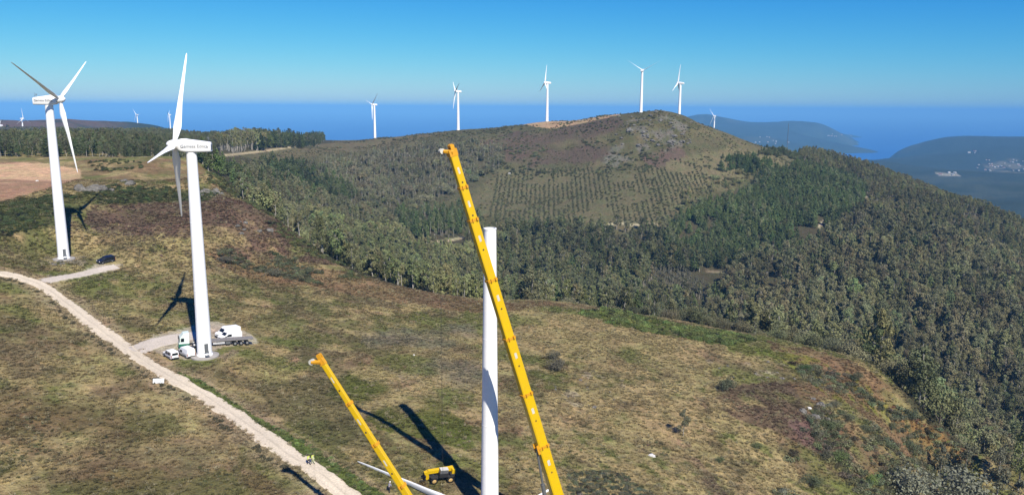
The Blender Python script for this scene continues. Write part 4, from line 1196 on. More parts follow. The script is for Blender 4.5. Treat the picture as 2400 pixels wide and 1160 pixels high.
def yaw_for(loc, right, away):
    """bearing (about Z, from +X) of an axis given by its parts to the right of and away from the camera"""
    d = Vector((loc[0], loc[1])).normalized(); r = Vector((d.y, -d.x))
    v = r * right + d * away
    return math.atan2(v.y, v.x)
def clock(loc, yaw, up_to_away):
    """angle about the axis (from up) so that positive leans away from the camera"""
    d = Vector((loc[0], loc[1], 0)).normalized()
    # Rotation about +X by t takes +Z to (-sin t) Y ; local Y in world:
    ly = Vector((-math.sin(yaw), math.cos(yaw), 0))
    return -up_to_away if ly.dot(d) > 0 else up_to_away
y1 = yaw_for(T1, math.cos(rad(31)), -math.sin(rad(31)))
turbine(T1, y1, clock(T1, y1, rad(57)), 'white wind turbine with its rotor turned to the right, beside the dark parked car')
y2 = yaw_for(T2, -math.cos(rad(11)), math.sin(rad(11)))
turbine(T2, y2, clock(T2, y2, rad(24)), 'white wind turbine seen side on beside the white vans and flatbed truck')

def far_turbine(px, py_base, r, right, away, th, label, hub_py=None):
    d = ray(px, py_base); k = r / math.hypot(d[0], d[1])
    X, Y = d[0] * k, d[1] * k; z = float(hgt(X, Y))
    if hub_py is not None:                        # foot hidden behind the crest: set it by the hub
        dh = ray(px, hub_py); z = dh[2] * r / math.hypot(dh[0], dh[1]) - 46.6
    yw = yaw_for((X, Y), right, away)
    return turbine((X, Y, z), yw, clock((X, Y), yw, rad(th)), label, 'wind turbines along the far ridges', False, r0=1.75, r1=1.15)
far_turbine(879, 321, 1115, -.9, -.43, -46, 'distant white turbine lowest on the left shoulder of the far hill')
far_turbine(1074, 305, 985, -.97, -.22, 57, 'distant white turbine beside low dark bushes on the far ridge')
far_turbine(1282, 285, 985, -.96, -.28, 0, 'distant white turbine at the end of the bare reddish soil')
far_turbine(1502, 265, 925, .25, .97, 58, 'distant white turbine with a wide open rotor left of the rocky summit')
far_turbine(1592, 266, 960, -.97, .24, 3, 'distant white turbine just right of the rocky summit', 195)
far_turbine(1673, 309, 1850, -.6, -.8, 40, 'small distant white turbine standing against the far blue headland', 272)
far_turbine(54, 305, 1950, .7, -.7, 0, 'small distant white turbine on the purple ridge at far left', 278)
far_turbine(323, 293, 2500, -.8, -.6, 40, 'tiny white turbine rising behind the wooded hill', 269)
far_turbine(399, 292, 2500, -.98, .2, 178, 'tiny white turbine with no upright blade behind the wooded hill', 269)
far_turbine(3, 305, 2100, -.98, .2, 178, 'tiny white turbine cut by the left picture edge', 294)

# the tower whose nacelle and rotor have been taken off
root = empty('turbine_tower', T0, 0, 'bare white turbine tower without nacelle, behind the tall yellow boom', 'tower')
MB().tube([(0, 0, -1.5), (0, 0, .2), (0, 0, .26)], [2.9, 2.9, 2.75], 28).build('foundation', M['concrete'], root, True)
Ht, ra, rb = 45.0, 1.40, .90
mb = MB(); rings = []
for z in (.2, .5, .53, 14.9, 14.95, 15.02, 15.05, 28.4, 28.43, 28.47, 28.5, Ht - .2, Ht - .18, Ht):
    r = ra + (rb - ra) * z / Ht + (.02 if (14.93 < z < 15.03 or 28.42 < z < 28.48) else 0) + (.05 if z > Ht - .19 else 0)
    rings.append([(r * math.cos(2 * math.pi * k / 40), r * math.sin(2 * math.pi * k / 40), z) for k in range(40)])
for (z, r) in ((Ht, rb - .12), (Ht - .5, rb - .14)):
    rings.append([(r * math.cos(2 * math.pi * k / 40), r * math.sin(2 * math.pi * k / 40), z) for k in range(40)])
tw = mb.loft(rings, cap=True).build('tower', M['tower'], root, True, 0, 14)
MB().tube([(0, 0, Ht - .45), (0, 0, Ht - .40)], [rb - .16, rb - .16], 24).build('hatch', M['dark'], root)
d = MB().box((0, -ra + .02, 2.2), (.8, .14, 2.0)).build('door', M['steel'], tw)

# ------------------------------------------------------------------ mobile cranes
def frame_from(a, b, side):
    d = (Vector(b) - Vector(a)).normalized(); s = Vector(side); s = (s - d * s.dot(d)).normalized(); u = s.cross(d)
    return d, s, u
def crane(name_label, foot, tip, gz, wid0, wid1, stations, head_dir, carrier_rz, rope_to, cyl=True, roll=0.0, rope=.014):
    """foot and tip of the boom in world coordinates; stations: collar distances back from the tip"""
    root = empty('mobile_crane', (foot[0], foot[1], gz), 0, name_label, 'mobile crane')
    O = Vector((foot[0], foot[1], gz))
    a, b = Vector(foot) - O, Vector(tip) - O
    lean = Vector((b.x - a.x, b.y - a.y, 0)).normalized()
    side = Vector((-lean.y, lean.x, 0))
    d, s, u = frame_from(a, b, side)            # u points up/back off the boom's upper face
    if u.z < 0: s = -s; u = s.cross(d)
    if roll:
        Rr = Matrix.Rotation(roll, 3, d); s2, u2 = Rr @ s, Rr @ u
        if (-u2).dot(-O) < (-u).dot(-O): Rr = Matrix.Rotation(-roll, 3, d); s2, u2 = Rr @ s, Rr @ u
        s, u = s2, u2
    Lb = (b - a).length
    st = [0] + list(stations) + [Lb]
    ns = len(st) - 1
    boom = None
    for k in range(ns):
        t = k / max(1, ns - 1); w = wid1 + (wid0 - wid1) * t
        p0, p1 = b - d * st[k], b - d * (st[k + 1] + (.9 if k < ns - 1 else 0))
        ring = []
        hw, hd = w * .40, w * .5
        prof = [(-hw, hd * .92), (-hw * .92, hd), (hw * .92, hd), (hw, hd * .92), (hw, -hd * .7), (hw * .85, -hd * .95), (hw * .5, -hd), (-hw * .5, -hd), (-hw * .85, -hd * .95), (-hw, -hd * .7)]
        rings = [[p + s * x + u * y for (x, y) in prof] for p in (p0, p1)]
        sec = MB().loft(rings).build('boom_section', M['yellow'], root)
        if k < ns - 1:                           # collar at the mouth of the next, wider section
            t2 = (k + 1) / max(1, ns - 1); w2 = (wid1 + (wid0 - wid1) * t2)
            pc = b - d * st[k + 1]
            c = MB()
            for q, g in ((0, 1.12), (.28, 1.10)):
                pass
            rg = [[pc + d * q + s * x * w2 * .40 * g + u * y * w2 * .5 * g for (x, y) in ((-1, .95), (1, .95), (1, -.7), (.85, -.95), (.4, -1), (-.4, -1), (-.85, -.95), (-1, -.7))] for q, g in ((-.16, 1.13), (.16, 1.13))]
            c.loft(rg)
            Rm = Matrix((s, d, u)).transposed()
            for sx in (-1, 1):
                c.box(pc + s * sx * w2 * .52 + d * .05 + u * w2 * .34, (.2, .42, .26), Rm); c.box(pc + s * sx * w2 * .50 + d * .05 - u * w2 * .2, (.16, .5, .14), Rm)
            c.build('boom_collar', M['orange'], root)
        # maker's plate on the section's sides
        if k < ns - 1 or True:
            pm = b - d * (st[k] + min(2.6, (st[k + 1] - st[k]) * .5))
            Rm = Matrix((s, d, u)).transposed()
            for sx in (-1, 1):
                MB().box(pm + s * sx * (hw + .006), (.012, .85, w * .26), Rm).build('plate', M['offwhite'], sec)
                MB().box(pm - d * 1.6 + s * sx * (hw + .006), (.012, .22, .22), Rm).build('plate', M['dark'], sec)
    # head: cheeks, nose with sheaves, top lug
    Rm = Matrix((s, d, u)).transposed()
    hd = Vector(head_dir).normalized()
    w = wid1
    h = MB().box(b + d * .1, (w * .9, .9, w * 1.15), Rm)
    for sx in (-1, 1):
        h.tube([b + s * sx * w * .36 + d * .15, b + s * sx * w * .36 + d * .35 + hd * 1.2], [.32, .22], 6)
        h.box(b + s * sx * w * .36 + d * .7 + u * .1, (.12, .8, .55), Rm)
    h.build('boom_head', M['orange'], root)
    for (off, rr, nm) in ((d * .35 + hd * 1.25, .36, 'sheave'), (d * .95 + u * .1, .28, 'sheave')):
        q = MB()
        for sx in (-.24, -.08, .08, .24): q.tube([b + off + s * (sx - .05), b + off + s * (sx + .05)], [rr, rr], 14)
        q.build(nm, M['offwhite'] if rr > .3 else M['orange'], root)
    # hoist rope and hook block
    top = b + d * .35 + hd * 1.55
    q = MB()
    for sx in (-.12, .12): q.tube([top + s * sx, Vector((top.x, top.y, rope_to)) + s * sx], [rope, rope], 5)
    q.build('hoist_rope', M['dark'], root)
    hk = MB().box((top.x, top.y, rope_to - .4), (.45, .5, .9)).tube([(top.x, top.y, rope_to - .8), (top.x, top.y, rope_to - 1.3), (top.x + .18, top.y, rope_to - 1.5), (top.x + .05, top.y, rope_to - 1.7)], [.09, .08, .08, .05], 6)
    hk.build('hook_block', M['dark'], root)
    # luffing cylinder under the boom, on the side it leans to
    if cyl:
        e1 = a + d * Lb * cyl - u * wid0 * .55
        e0 = a + lean * 2.2 + Vector((0, 0, -.9)); mid = e0.lerp(e1, .55)
        MB().tube([e0, mid], [.3, .3], 12).build('luffing_cylinder', M['steel'], root, True)
        MB().tube([mid, e1], [.17, .17], 10).build('cylinder_rod', M['steel'], root, True)
        bk = MB()
        for sx in (-1, 1): bk.box(e1 + s * sx * wid0 * .3 + u * .15, (.14, 1.4, .7), Rm)
        bk.build('boom_bracket', M['orange'], root)
    # slewing deck, counterweight, cab
    rz = math.atan2(-lean.y, -lean.x)             # deck points back from the boom's lean
    def loc2(x, y, z): return Vector((x * math.cos(rz) - y * math.sin(rz), x * math.sin(rz) + y * math.cos(rz), z))
    R2 = Matrix.Rotation(rz, 3, 'Z')
    MB().box(loc2(.6, 0, 2.1), (5.2, 2.4, .7), R2).box(loc2(-.2, 0, 2.9), (1.6, 1.7, 1.3), R2).build('slewing_deck', M['yellow'], root, False, .05)
    MB().box(loc2(3.3, 0, 2.7), (1.3, 2.9, 1.7), R2).build('counterweight', M['steel'], root, False, .06)
    cb = MB().box(loc2(-1.6, 1.75, 2.5), (1.7, 1.0, 1.7), R2).build('operator_cab', M['yellow'], root, False, .06)
    MB().box(loc2(-1.9, 1.75, 2.85), (1.15, 1.03, .8), R2).build('window', M['glass'], cb)
    R3 = Matrix.Rotation(carrier_rz, 3, 'Z')
    def loc3(x, y, z): return R3 @ Vector((x, y, z))
    MB().box(loc3(0, 0, 1.15), (11.5, 2.5, .8), R3).box(loc3(0, 0, 1.66), (9.5, 2.6, .18), R3).build('carrier_chassis', M['yellow'], root, False, .05)
    dc = MB().box(loc3(-6.6, 0, 1.7), (1.8, 2.55, 1.9), R3, 0, .94).build('driver_cab', M['yellow'], root, False, .1)
    MB().box(loc3(-7.35, 0, 2.1), (.5, 2.3, .8), R3).build('window', M['glass'], dc)
    for x in (-4.6, -3.0, 1.0, 2.6, 4.2):
        for sy in (-1, 1):
            c0, c1 = loc3(x, sy * .85, .62), loc3(x, sy * 1.28, .62)
            wl = MB().tube([c0, c1], [.64, .64], 18).build('wheel', M['tyre'], root, True)
            MB().tube([c1 - (c1 - c0) * .05, c1 + (c1 - c0) * .06], [.34, .3], 14).build('rim', M['rim'], wl, True)
    for x in (-1.7, 5.4):
        for sy in (-1, 1):
            q = MB().box(loc3(x, sy * 2.3, 1.0), (.4, 2.6, .4), R3).tube([loc3(x, sy * 3.5, 1.0), loc3(x, sy * 3.5, -.1)], [.11, .11], 8).box(loc3(x, sy * 3.5, -.02), (.9, .9, .12), R3)
            q.build('outrigger', M['yellow'], root)
    return root
# the taller crane: foot just below the picture, boom leaning to the left past the bare tower
crane('tall yellow telescopic crane boom leaning in front of the bare white tower', (7.85, 107.9, -60.2), (-7.72, 102.5, -6.73), float(hgt(7.85, 107.9)), 1.62, 1.02, (4.6, 9.1, 17.7, 26.4, 35.1, 43.6), (-1, -.05, -.06), math.pi, 6.0, .22, rad(12))
crane('shorter yellow telescopic crane boom beside the dirt road and worker', (-6.9, 92.7, -59.2), (-24.1, 97.35, -33.0), float(hgt(-6.9, 92.7)), 1.0, .66, (6.3, 12.5, 18.8, 25.0), (-.9, .1, -.22), math.pi / 2, 3.5, .2, 0.0, .005)

# ------------------------------------------------------------------ turbine blades laid on the grass
def ground_blade(tip, root_xy, label, flip=1):
    zt, zr = float(hgt(*tip)) + .35, float(hgt(*root_xy)) + .95
    a, b = Vector((*root_xy, zr)), Vector((*tip, zt))
    e = empty('turbine_aerofoil', a, 0, label, 'turbine blade', None)
    d = (b - a).normalized(); L = (b - a).length
    s = Vector((0, 0, 1)).cross(d).normalized(); u = d.cross(s)
    mb = blade_mesh_mb(L, rad(8))
    Rm = Matrix((s, u, d)).transposed()
    mb.v = [tuple(Rm @ Vector((x * 1.15, y * 1.15, z))) for (x, y, z) in mb.v]
    mb.build('shell', M['blade'], e, True, 0, 60)
    MB().tube([d * .2, d * .5], [.52, .52], 20).build('root_flange', M['steel'], e, True)
    for t in (.12, .55):
        p = d * L * t; pz = float(hgt(a.x + p.x, a.y + p.y)) - a.z
        q = MB().box((p.x, p.y, (p.z + pz) / 2 - .25), (.9, .5, max(.25, p.z - pz - .35)), Matrix.Rotation(math.atan2(d.y, d.x), 3, 'Z'))
        q.build('cradle', M['bark'], e)
    return e
_ba = hit(838, 1085); _bb = hit(1006, 1166)
_dv = (_bb[:2] - _ba[:2]) / np.linalg.norm(_bb[:2] - _ba[:2])
ground_blade(tuple(_ba[:2]), tuple(_ba[:2] + _dv * 21.5), 'white turbine blade lying on the grass behind the shorter boom, beside the grey worker')
_bc = hit(1306, 1140); _bd = hit(1262, 1163)
_dv = (_bd[:2] - _bc[:2]) / np.linalg.norm(_bd[:2] - _bc[:2])
ground_blade(tuple(_bc[:2]), tuple(_bc[:2] + _dv * 20.5), 'white turbine blade lying on the grass behind the foot of the tall boom')

# ------------------------------------------------------------------ vehicles
def wheel(root, x, y, r, w, rim='rim', n=16):
    s = 1 if y > 0 else -1
    t = MB().tube([(x, y - s * w, r), (x, y - s * w * .85, r), (x, y - s * w * .1, r), (x, y, r)], [r * .9, r, r, r * .92], n).build('wheel', M['tyre'], root, True, 0, 50)
    MB().tube([(x, y - s * .02, r), (x, y + s * .02, r)], [r * .6, r * .52], n).build('rim', M[rim], t, True)

def panel(o_parent, name, pts, mat, out):
    """a thin panel over four points, pushed out by a few millimetres along a normal"""
    p = [Vector(q) for q in pts]; nrm = Vector(out).normalized()
    mb = MB(); n = len(p)
    vs = [q + nrm * .012 for q in p] + [q - nrm * .02 for q in p]
    fs = [tuple(range(n)), tuple(range(n, 2 * n))[::-1]] + [(k, (k + 1) % n, n + (k + 1) % n, n + k) for k in range(n)]
    mb.add(vs, fs); return mb.build(name, M[mat], o_parent)

def van(name, loc, heading, label, cat_, L, W, Hh, body, hood, group=None, panelvan=True, rear_glass=False, tall=False):
    """nose along +X; origin on the ground under the middle"""
    root = empty(name, loc, heading, label, cat_, group)
    n = L / 2
    gl = .32                                      # ground clearance
    belt = .52 * Hh if not tall else .46 * Hh
    # profile x, z of the upper outline from nose to tail
    hood_z, ws0, ws1 = hood
    prof = [(n, gl + .05), (n + .02, .55), (n - .05, hood_z * .82), (n - .18, hood_z * .95), (ws0, hood_z + .08), (ws1, Hh - .06), (ws1 - .35, Hh), (-n + .35, Hh - .02), (-n + .06, Hh - .14), (-n, belt), (-n - .02, .5), (-n, gl)]
    def hw(x, z):
        w = W / 2
        if z > belt: w -= (z - belt) / (Hh - belt) * .16
        if x > n - .7: w -= ((x - n + .7) / .7) ** 2 * .14
        if z < .5: w -= .04
        return w
    mb = MB(); k = len(prof)
    vs = [(x, -hw(x, z), z) for x, z in prof] + [(x, hw(x, z), z) for x, z in prof]
    fs = [tuple(range(k)), tuple(range(2 * k - 1, k - 1, -1))] + [(i, i + k, (i + 1) % k + k, (i + 1) % k) for i in range(k)]
    bo = mb.add(vs, fs).build('body', M[body], root, False, .06)
    # glass
    def sidepoly(x0, x1, z0, z1, s, slope=0):
        return [(x0 + slope, s * hw(x0, z0), z0), (x1, s * hw(x1, z0), z0), (x1, s * hw(x1, z1), z1), (x0, s * hw(x0, z1), z1)]
    zt = Hh - (.22 if not tall else .62)
    frac = lambda q: (hood_z + .08 + (Hh - .14 - hood_z) * q)
    wx = lambda q: ws0 + (ws1 - ws0) * q
    top = .9 if not tall else .72
    w_ = [(wx(.1), -hw(wx(.1), frac(.1)) + .12, frac(.1)), (wx(.1), hw(wx(.1), frac(.1)) - .12, frac(.1)), (wx(top), hw(wx(top), frac(top)) - .12, frac(top)), (wx(top), -hw(wx(top), frac(top)) + .12, frac(top))]
    panel(root, 'windscreen', w_, 'glass', (1, 0, .7))
    for s in (-1, 1):
        x1 = ws1 - .85
        q = [(ws0 - .25, s * hw(ws0 - .25, belt + .1), belt + .1), (x1, s * hw(x1, belt + .1), belt + .1), (x1, s * hw(x1, zt), zt), (ws1 - .02, s * hw(ws1, zt), zt)]
        panel(root, 'side_window', q, 'glass', (0, s, .1))
        if not panelvan:
            for (a0, a1) in ((x1 - .12, x1 - 1.15), (x1 - 1.3, -n + .45)):
                panel(root, 'side_window', [(a0, s * hw(a0, belt + .1), belt + .1), (a1, s * hw(a1, belt + .1), belt + .1), (a1 + .05, s * hw(a1, zt), zt), (a0, s * hw(a0, zt), zt)], 'glass', (0, s, .1))
        MB().box((ws0 - .15, s * (W / 2 + .1), belt + .15), (.12, .2, .24)).build('mirror', M[body if not tall else 'dark'], root)
        MB().box((n - .10, s * (W / 2 - .32), hood_z * .78), (.26, .3, .17)).build('headlight', M['lamp'], root)
        MB().box((-n + .02, s * (W / 2 - .09), belt - .1), (.1, .13, .55)).build('tail_light', M['red'], root)
        panel(root, 'rub_strip', [(n - .9, s * hw(0, .62), .58), (-n + .5, s * hw(0, .62), .58), (-n + .5, s * hw(0, .7), .68), (n - .9, s * hw(0, .7), .68)], 'steel', (0, s, 0))
    if rear_glass:
        panel(root, 'rear_window', [(-n - .0, -W / 2 + .22, belt + .12), (-n, W / 2 - .22, belt + .12), (-n + .06, W / 2 - .3, Hh - .26), (-n + .06, -W / 2 + .3, Hh - .26)], 'glass', (-1, 0, .15))
    MB().box((-n, 0, .42), (.16, W - .12, .24)).build('bumper', M['dark'], root)
    MB().box((n - .02, 0, .42), (.16, W - .2, .26)).build('bumper', M['dark'], root)
    panel(root, 'grille', [(n + .0, -.5, .66), (n, .5, .66), (n - .02, .5, .85), (n - .02, -.5, .85)], 'dark', (1, 0, .1))
    MB().box((-n - .02, 0, .62), (.06, .52, .12)).build('number_plate', M['offwhite'], root)
    wb = L * .3
    for x in (wb + .1, -wb):
        for s in (-1, 1): wheel(root, x, s * (W / 2 + .012), .34, .24)
    return root
def on_ground(px, py):
    p = hit(px, py); return p
def heading_px(a, b):
    p, q = hit(*a), hit(*b); return math.atan2(q[1] - p[1], q[0] - p[0])
def settle(o, L, lift=.04):
    """tilt a vehicle to the slope under it"""
    x, y = o.location.x, o.location.y; h = o.rotation_euler.z
    c, s = math.cos(h), math.sin(h)
    f = float(hgt(x + c * L * .3, y + s * L * .3)); b = float(hgt(x - c * L * .3, y - s * L * .3))
    l = float(hgt(x - s * .8, y + c * .8)); r = float(hgt(x + s * .8, y - c * .8))
    px_ = math.atan2(f - b, L * .6); ro = math.atan2(l - r, 1.6)
    o.rotation_euler = (Matrix.Rotation(h, 3, 'Z') @ Matrix.Rotation(-px_, 3, 'Y') @ Matrix.Rotation(ro, 3, 'X')).to_euler()
    o.location.z = (f + b + l + r) / 4 + lift
p = on_ground(248, 615)
o = van('parked_car', p, heading_px((262, 612), (234, 618)), 'dark blue people carrier parked on the grey gravel spur', 'car', 4.9, 1.9, 1.85, 'navy', (1.08, 1.25, .45), None, False, True); settle(o, 4.9)
p = on_ground(533, 789)
o = van('delivery_van', p, heading_px((553, 786), (511, 792)), 'white high-roofed panel van parked behind the other van at the flatbed trailer', 'van', 5.9, 2.0, 2.55, 'white', (1.25, 2.05, 1.15), 'white vans parked round the turbine', True, False, True); settle(o, 5.9)
p = on_ground(538, 797.5)
o = van('delivery_van', p, heading_px((562, 795.5), (515, 800)), 'white panel van parked directly behind the flatbed trailer', 'van', 5.4, 1.98, 2.3, 'white', (1.2, 1.85, .95), 'white vans parked round the turbine', True, False, True); settle(o, 5.4)
p = on_ground(400, 838)
o = van('minivan', p, heading_px((411, 845), (390, 833)), 'white minivan with dark rear windows beside the dirt road', 'van', 4.4, 1.82, 1.85, 'white', (1.05, 1.2, .5), 'white vans parked round the turbine', False, True); settle(o, 4.4)
p = on_ground(437, 834)
o = van('delivery_van', p, heading_px((450, 842), (424, 829)), 'white windowless panel van between the minivan and the turbine foot', 'van', 4.9, 1.92, 2.15, 'white', (1.15, 1.6, .8), 'white vans parked round the turbine', True, False, True); settle(o, 4.9)

def flatbed_truck():
    a, b = hit(418, 818), hit(597, 808)
    h = math.atan2(a[1] - b[1], a[0] - b[0])
    L = float(np.linalg.norm(a[:2] - b[:2]))
    mid = (a + b) / 2
    root = empty('flatbed_truck', (mid[0], mid[1], float(hgt(mid[0], mid[1]))), h, 'articulated lorry with mint and green cab and empty flatbed trailer', 'truck')
    n = L / 2
    W = 2.5
    mb = MB(); prof = [(n, .35), (n + .03, 1.25), (n - .05, 1.3), (n - .28, 2.75), (n - .75, 3.45), (n - 2.15, 3.55), (n - 2.2, 1.3), (n - 2.2, .9)]
    cab = MB()
    up = [(n + .02, 1.25), (n - .26, 2.7), (n - .6, 3.1), (n - .95, 3.62), (n - 2.2, 3.72), (n - 2.25, 1.25)]
    k = len(up)
    cab.add([(x, -W / 2 + (.08 if z > 2.8 else 0), z) for x, z in up] + [(x, W / 2 - (.08 if z > 2.8 else 0), z) for x, z in up], [tuple(range(k)), tuple(range(2 * k - 1, k - 1, -1))] + [(i, i + k, (i + 1) % k + k, (i + 1) % k) for i in range(k)])
    c = cab.build('cab', M['mint'], root, False, .07)
    MB().box((n - 1.12, 0, .8), (2.28, W + .02, .92)).build('cab_skirt', M['green'], root, False, .06)
    panel(root, 'windscreen', [(n - .05, -1.05, 1.65), (n - .05, 1.05, 1.65), (n - .27, 1.0, 2.66), (n - .27, -1.0, 2.66)], 'glass', (1, 0, .2))
    for s in (-1, 1):
        panel(root, 'side_window', [(n - .35, s * W / 2, 1.75), (n - 1.15, s * W / 2, 1.75), (n - 1.15, s * W / 2, 2.6), (n - .5, s * W / 2, 2.6)], 'glass', (0, s, 0))
        MB().box((n - .1, s * (W / 2 + .16), 2.25), (.16, .26, .75)).build('mirror', M['dark'], root)
        MB().box((n - .02, s * .95, .85), (.1, .4, .2)).build('headlight', M['lamp'], root)
        MB().tube([(n - 3.1, s * .95, .75), (n - 4.3, s * .95, .75)], [.34, .34], 16).build('fuel_tank', M['rim'], root, True)
    MB().box((n - 4.2, 0, .85), (4.6, .9, .25)).box((n - 4.7, 0, 1.1), (.9, .9, .25)).build('chassis', M['dark'], root)
    MB().box((n - 9.9, 0, 1.32), (12.9, W + .05, .16)).build('trailer_deck', M['deck'], root, False, .02)
    MB().box((n - 9.9, 0, 1.13), (12.8, 1.1, .22)).box((n - 11.6, 0, .95), (7, .9, .22)).build('trailer_frame', M['dark'], root)
    MB().box((n - 3.52, 0, 1.62), (.1, W, .5)).build('headboard', M['deck'], root)
    for s in (-1, 1):
        MB().box((n - 8.6, s * 1.18, .74), (2.6, .05, .12)).box((n - 8.6, s * 1.18, .98), (2.6, .05, .12)).build('side_guard', M['white'], root)
        MB().box((n - 10.6, s * 1.05, .8), (1.0, .5, .5)).build('tool_box', M['steel'], root)
        MB().box((-n + .32, s * .95, .95), (.06, .45, .18)).build('tail_light', M['red'], root)
        for x in (n - 1.35, n - 4.9): wheel(root, x, s * 1.24, .5, .32)
        for x in (n - 12.2, n - 13.55, n - 14.9): wheel(root, x, s * 1.24, .48, .36)
    settle(root, L, .05)
    return root
flatbed_truck()

def telehandler():
    a, b = hit(1013, 1135), hit(1058, 1130)
    h = math.atan2(a[1] - b[1], a[0] - b[0])
    mid = (a + b) / 2
    # the wheels seen are those on the camera's side; the middle stands a metre further off
    off = np.array([-math.sin(h), math.cos(h)]) * (-1.0 if math.cos(h) < 0 else 1.0)
    root = empty('telehandler', (mid[0] + off[0], mid[1] + off[1], 0), h, 'yellow and black telescopic handler standing on grass at the tower shadow', 'telehandler')
    MB().box((0, 0, .82), (4.2, 1.0, .5)).box((-1.75, 0, 1.2), (.8, 1.9, .7)).build('chassis', M['dark'], root, False, .05)
    # a left-hand cab with glass, the engine bonnet on the right, the boom between them
    cb = MB().box((-.15, .62, 1.55), (1.5, .9, .8)).build('cab', M['dark'], root, False, .05)
    MB().box((-.15, .62, 2.22), (1.42, .84, .62), None, 0, .92).build('window', M['steel'], cb)  # lighter grey steel colour stands in for reflections on the cab glass
    MB().box((-.15, .62, 2.57), (1.38, .86, .09)).build('cab_roof', M['offwhite'], cb)
    MB().box((-.2, -.72, 1.3), (1.9, .7, .62)).build('bonnet', M['dark'], root, False, .06)
    MB().box((.35, -.98, 1.05), (.9, .4, .5)).build('tank', M['steel'], root, False, .04)
    d = Vector((1, 0, -.08)).normalized()
    p0 = Vector((-2.0, -.05, 2.12))
    R = Matrix((d, Vector((0, 1, 0)), d.cross(Vector((0, 1, 0))))).transposed()
    MB().box(p0 + d * 2.2, (4.4, .56, .66), R).build('boom', M['yellow'], root, False, .04)
    MB().box(p0 + d * 4.5 + Vector((0, 0, -.6)), (.66, .5, 1.6), Matrix.Rotation(.35, 3, 'Y')).build('boom_nose', M['yellow'], root, False, .05)
    MB().box((-1.95, .1, 1.85), (.62, 1.3, .95)).build('boom_tower', M['yellow'], root, False, .04)
    MB().box((2.85, 0, .95), (.12, 1.25, .85)).box((3.25, .38, .52), (.9, .13, .06)).box((3.25, -.38, .52), (.9, .13, .06)).box((2.78, 0, .75), (.2, .4, .5)).build('fork_carriage', M['dark'], root)
    MB().tube([(1.2, -.1, 1.0), (2.2, -.05, 1.75)], [.09, .09], 8).build('lift_cylinder', M['steel'], root, True)
    for x in (1.42, -1.42):
        for s in (-1, 1):
            MB().box((x, s * .88, 1.22), (1.2, .5, .07)).build('mudguard', M['dark'], root)
            wheel(root, x, s * 1.18, .62, .42, 'rimy', 20)
    settle(root, 4.6, .03)
    return root
telehandler()

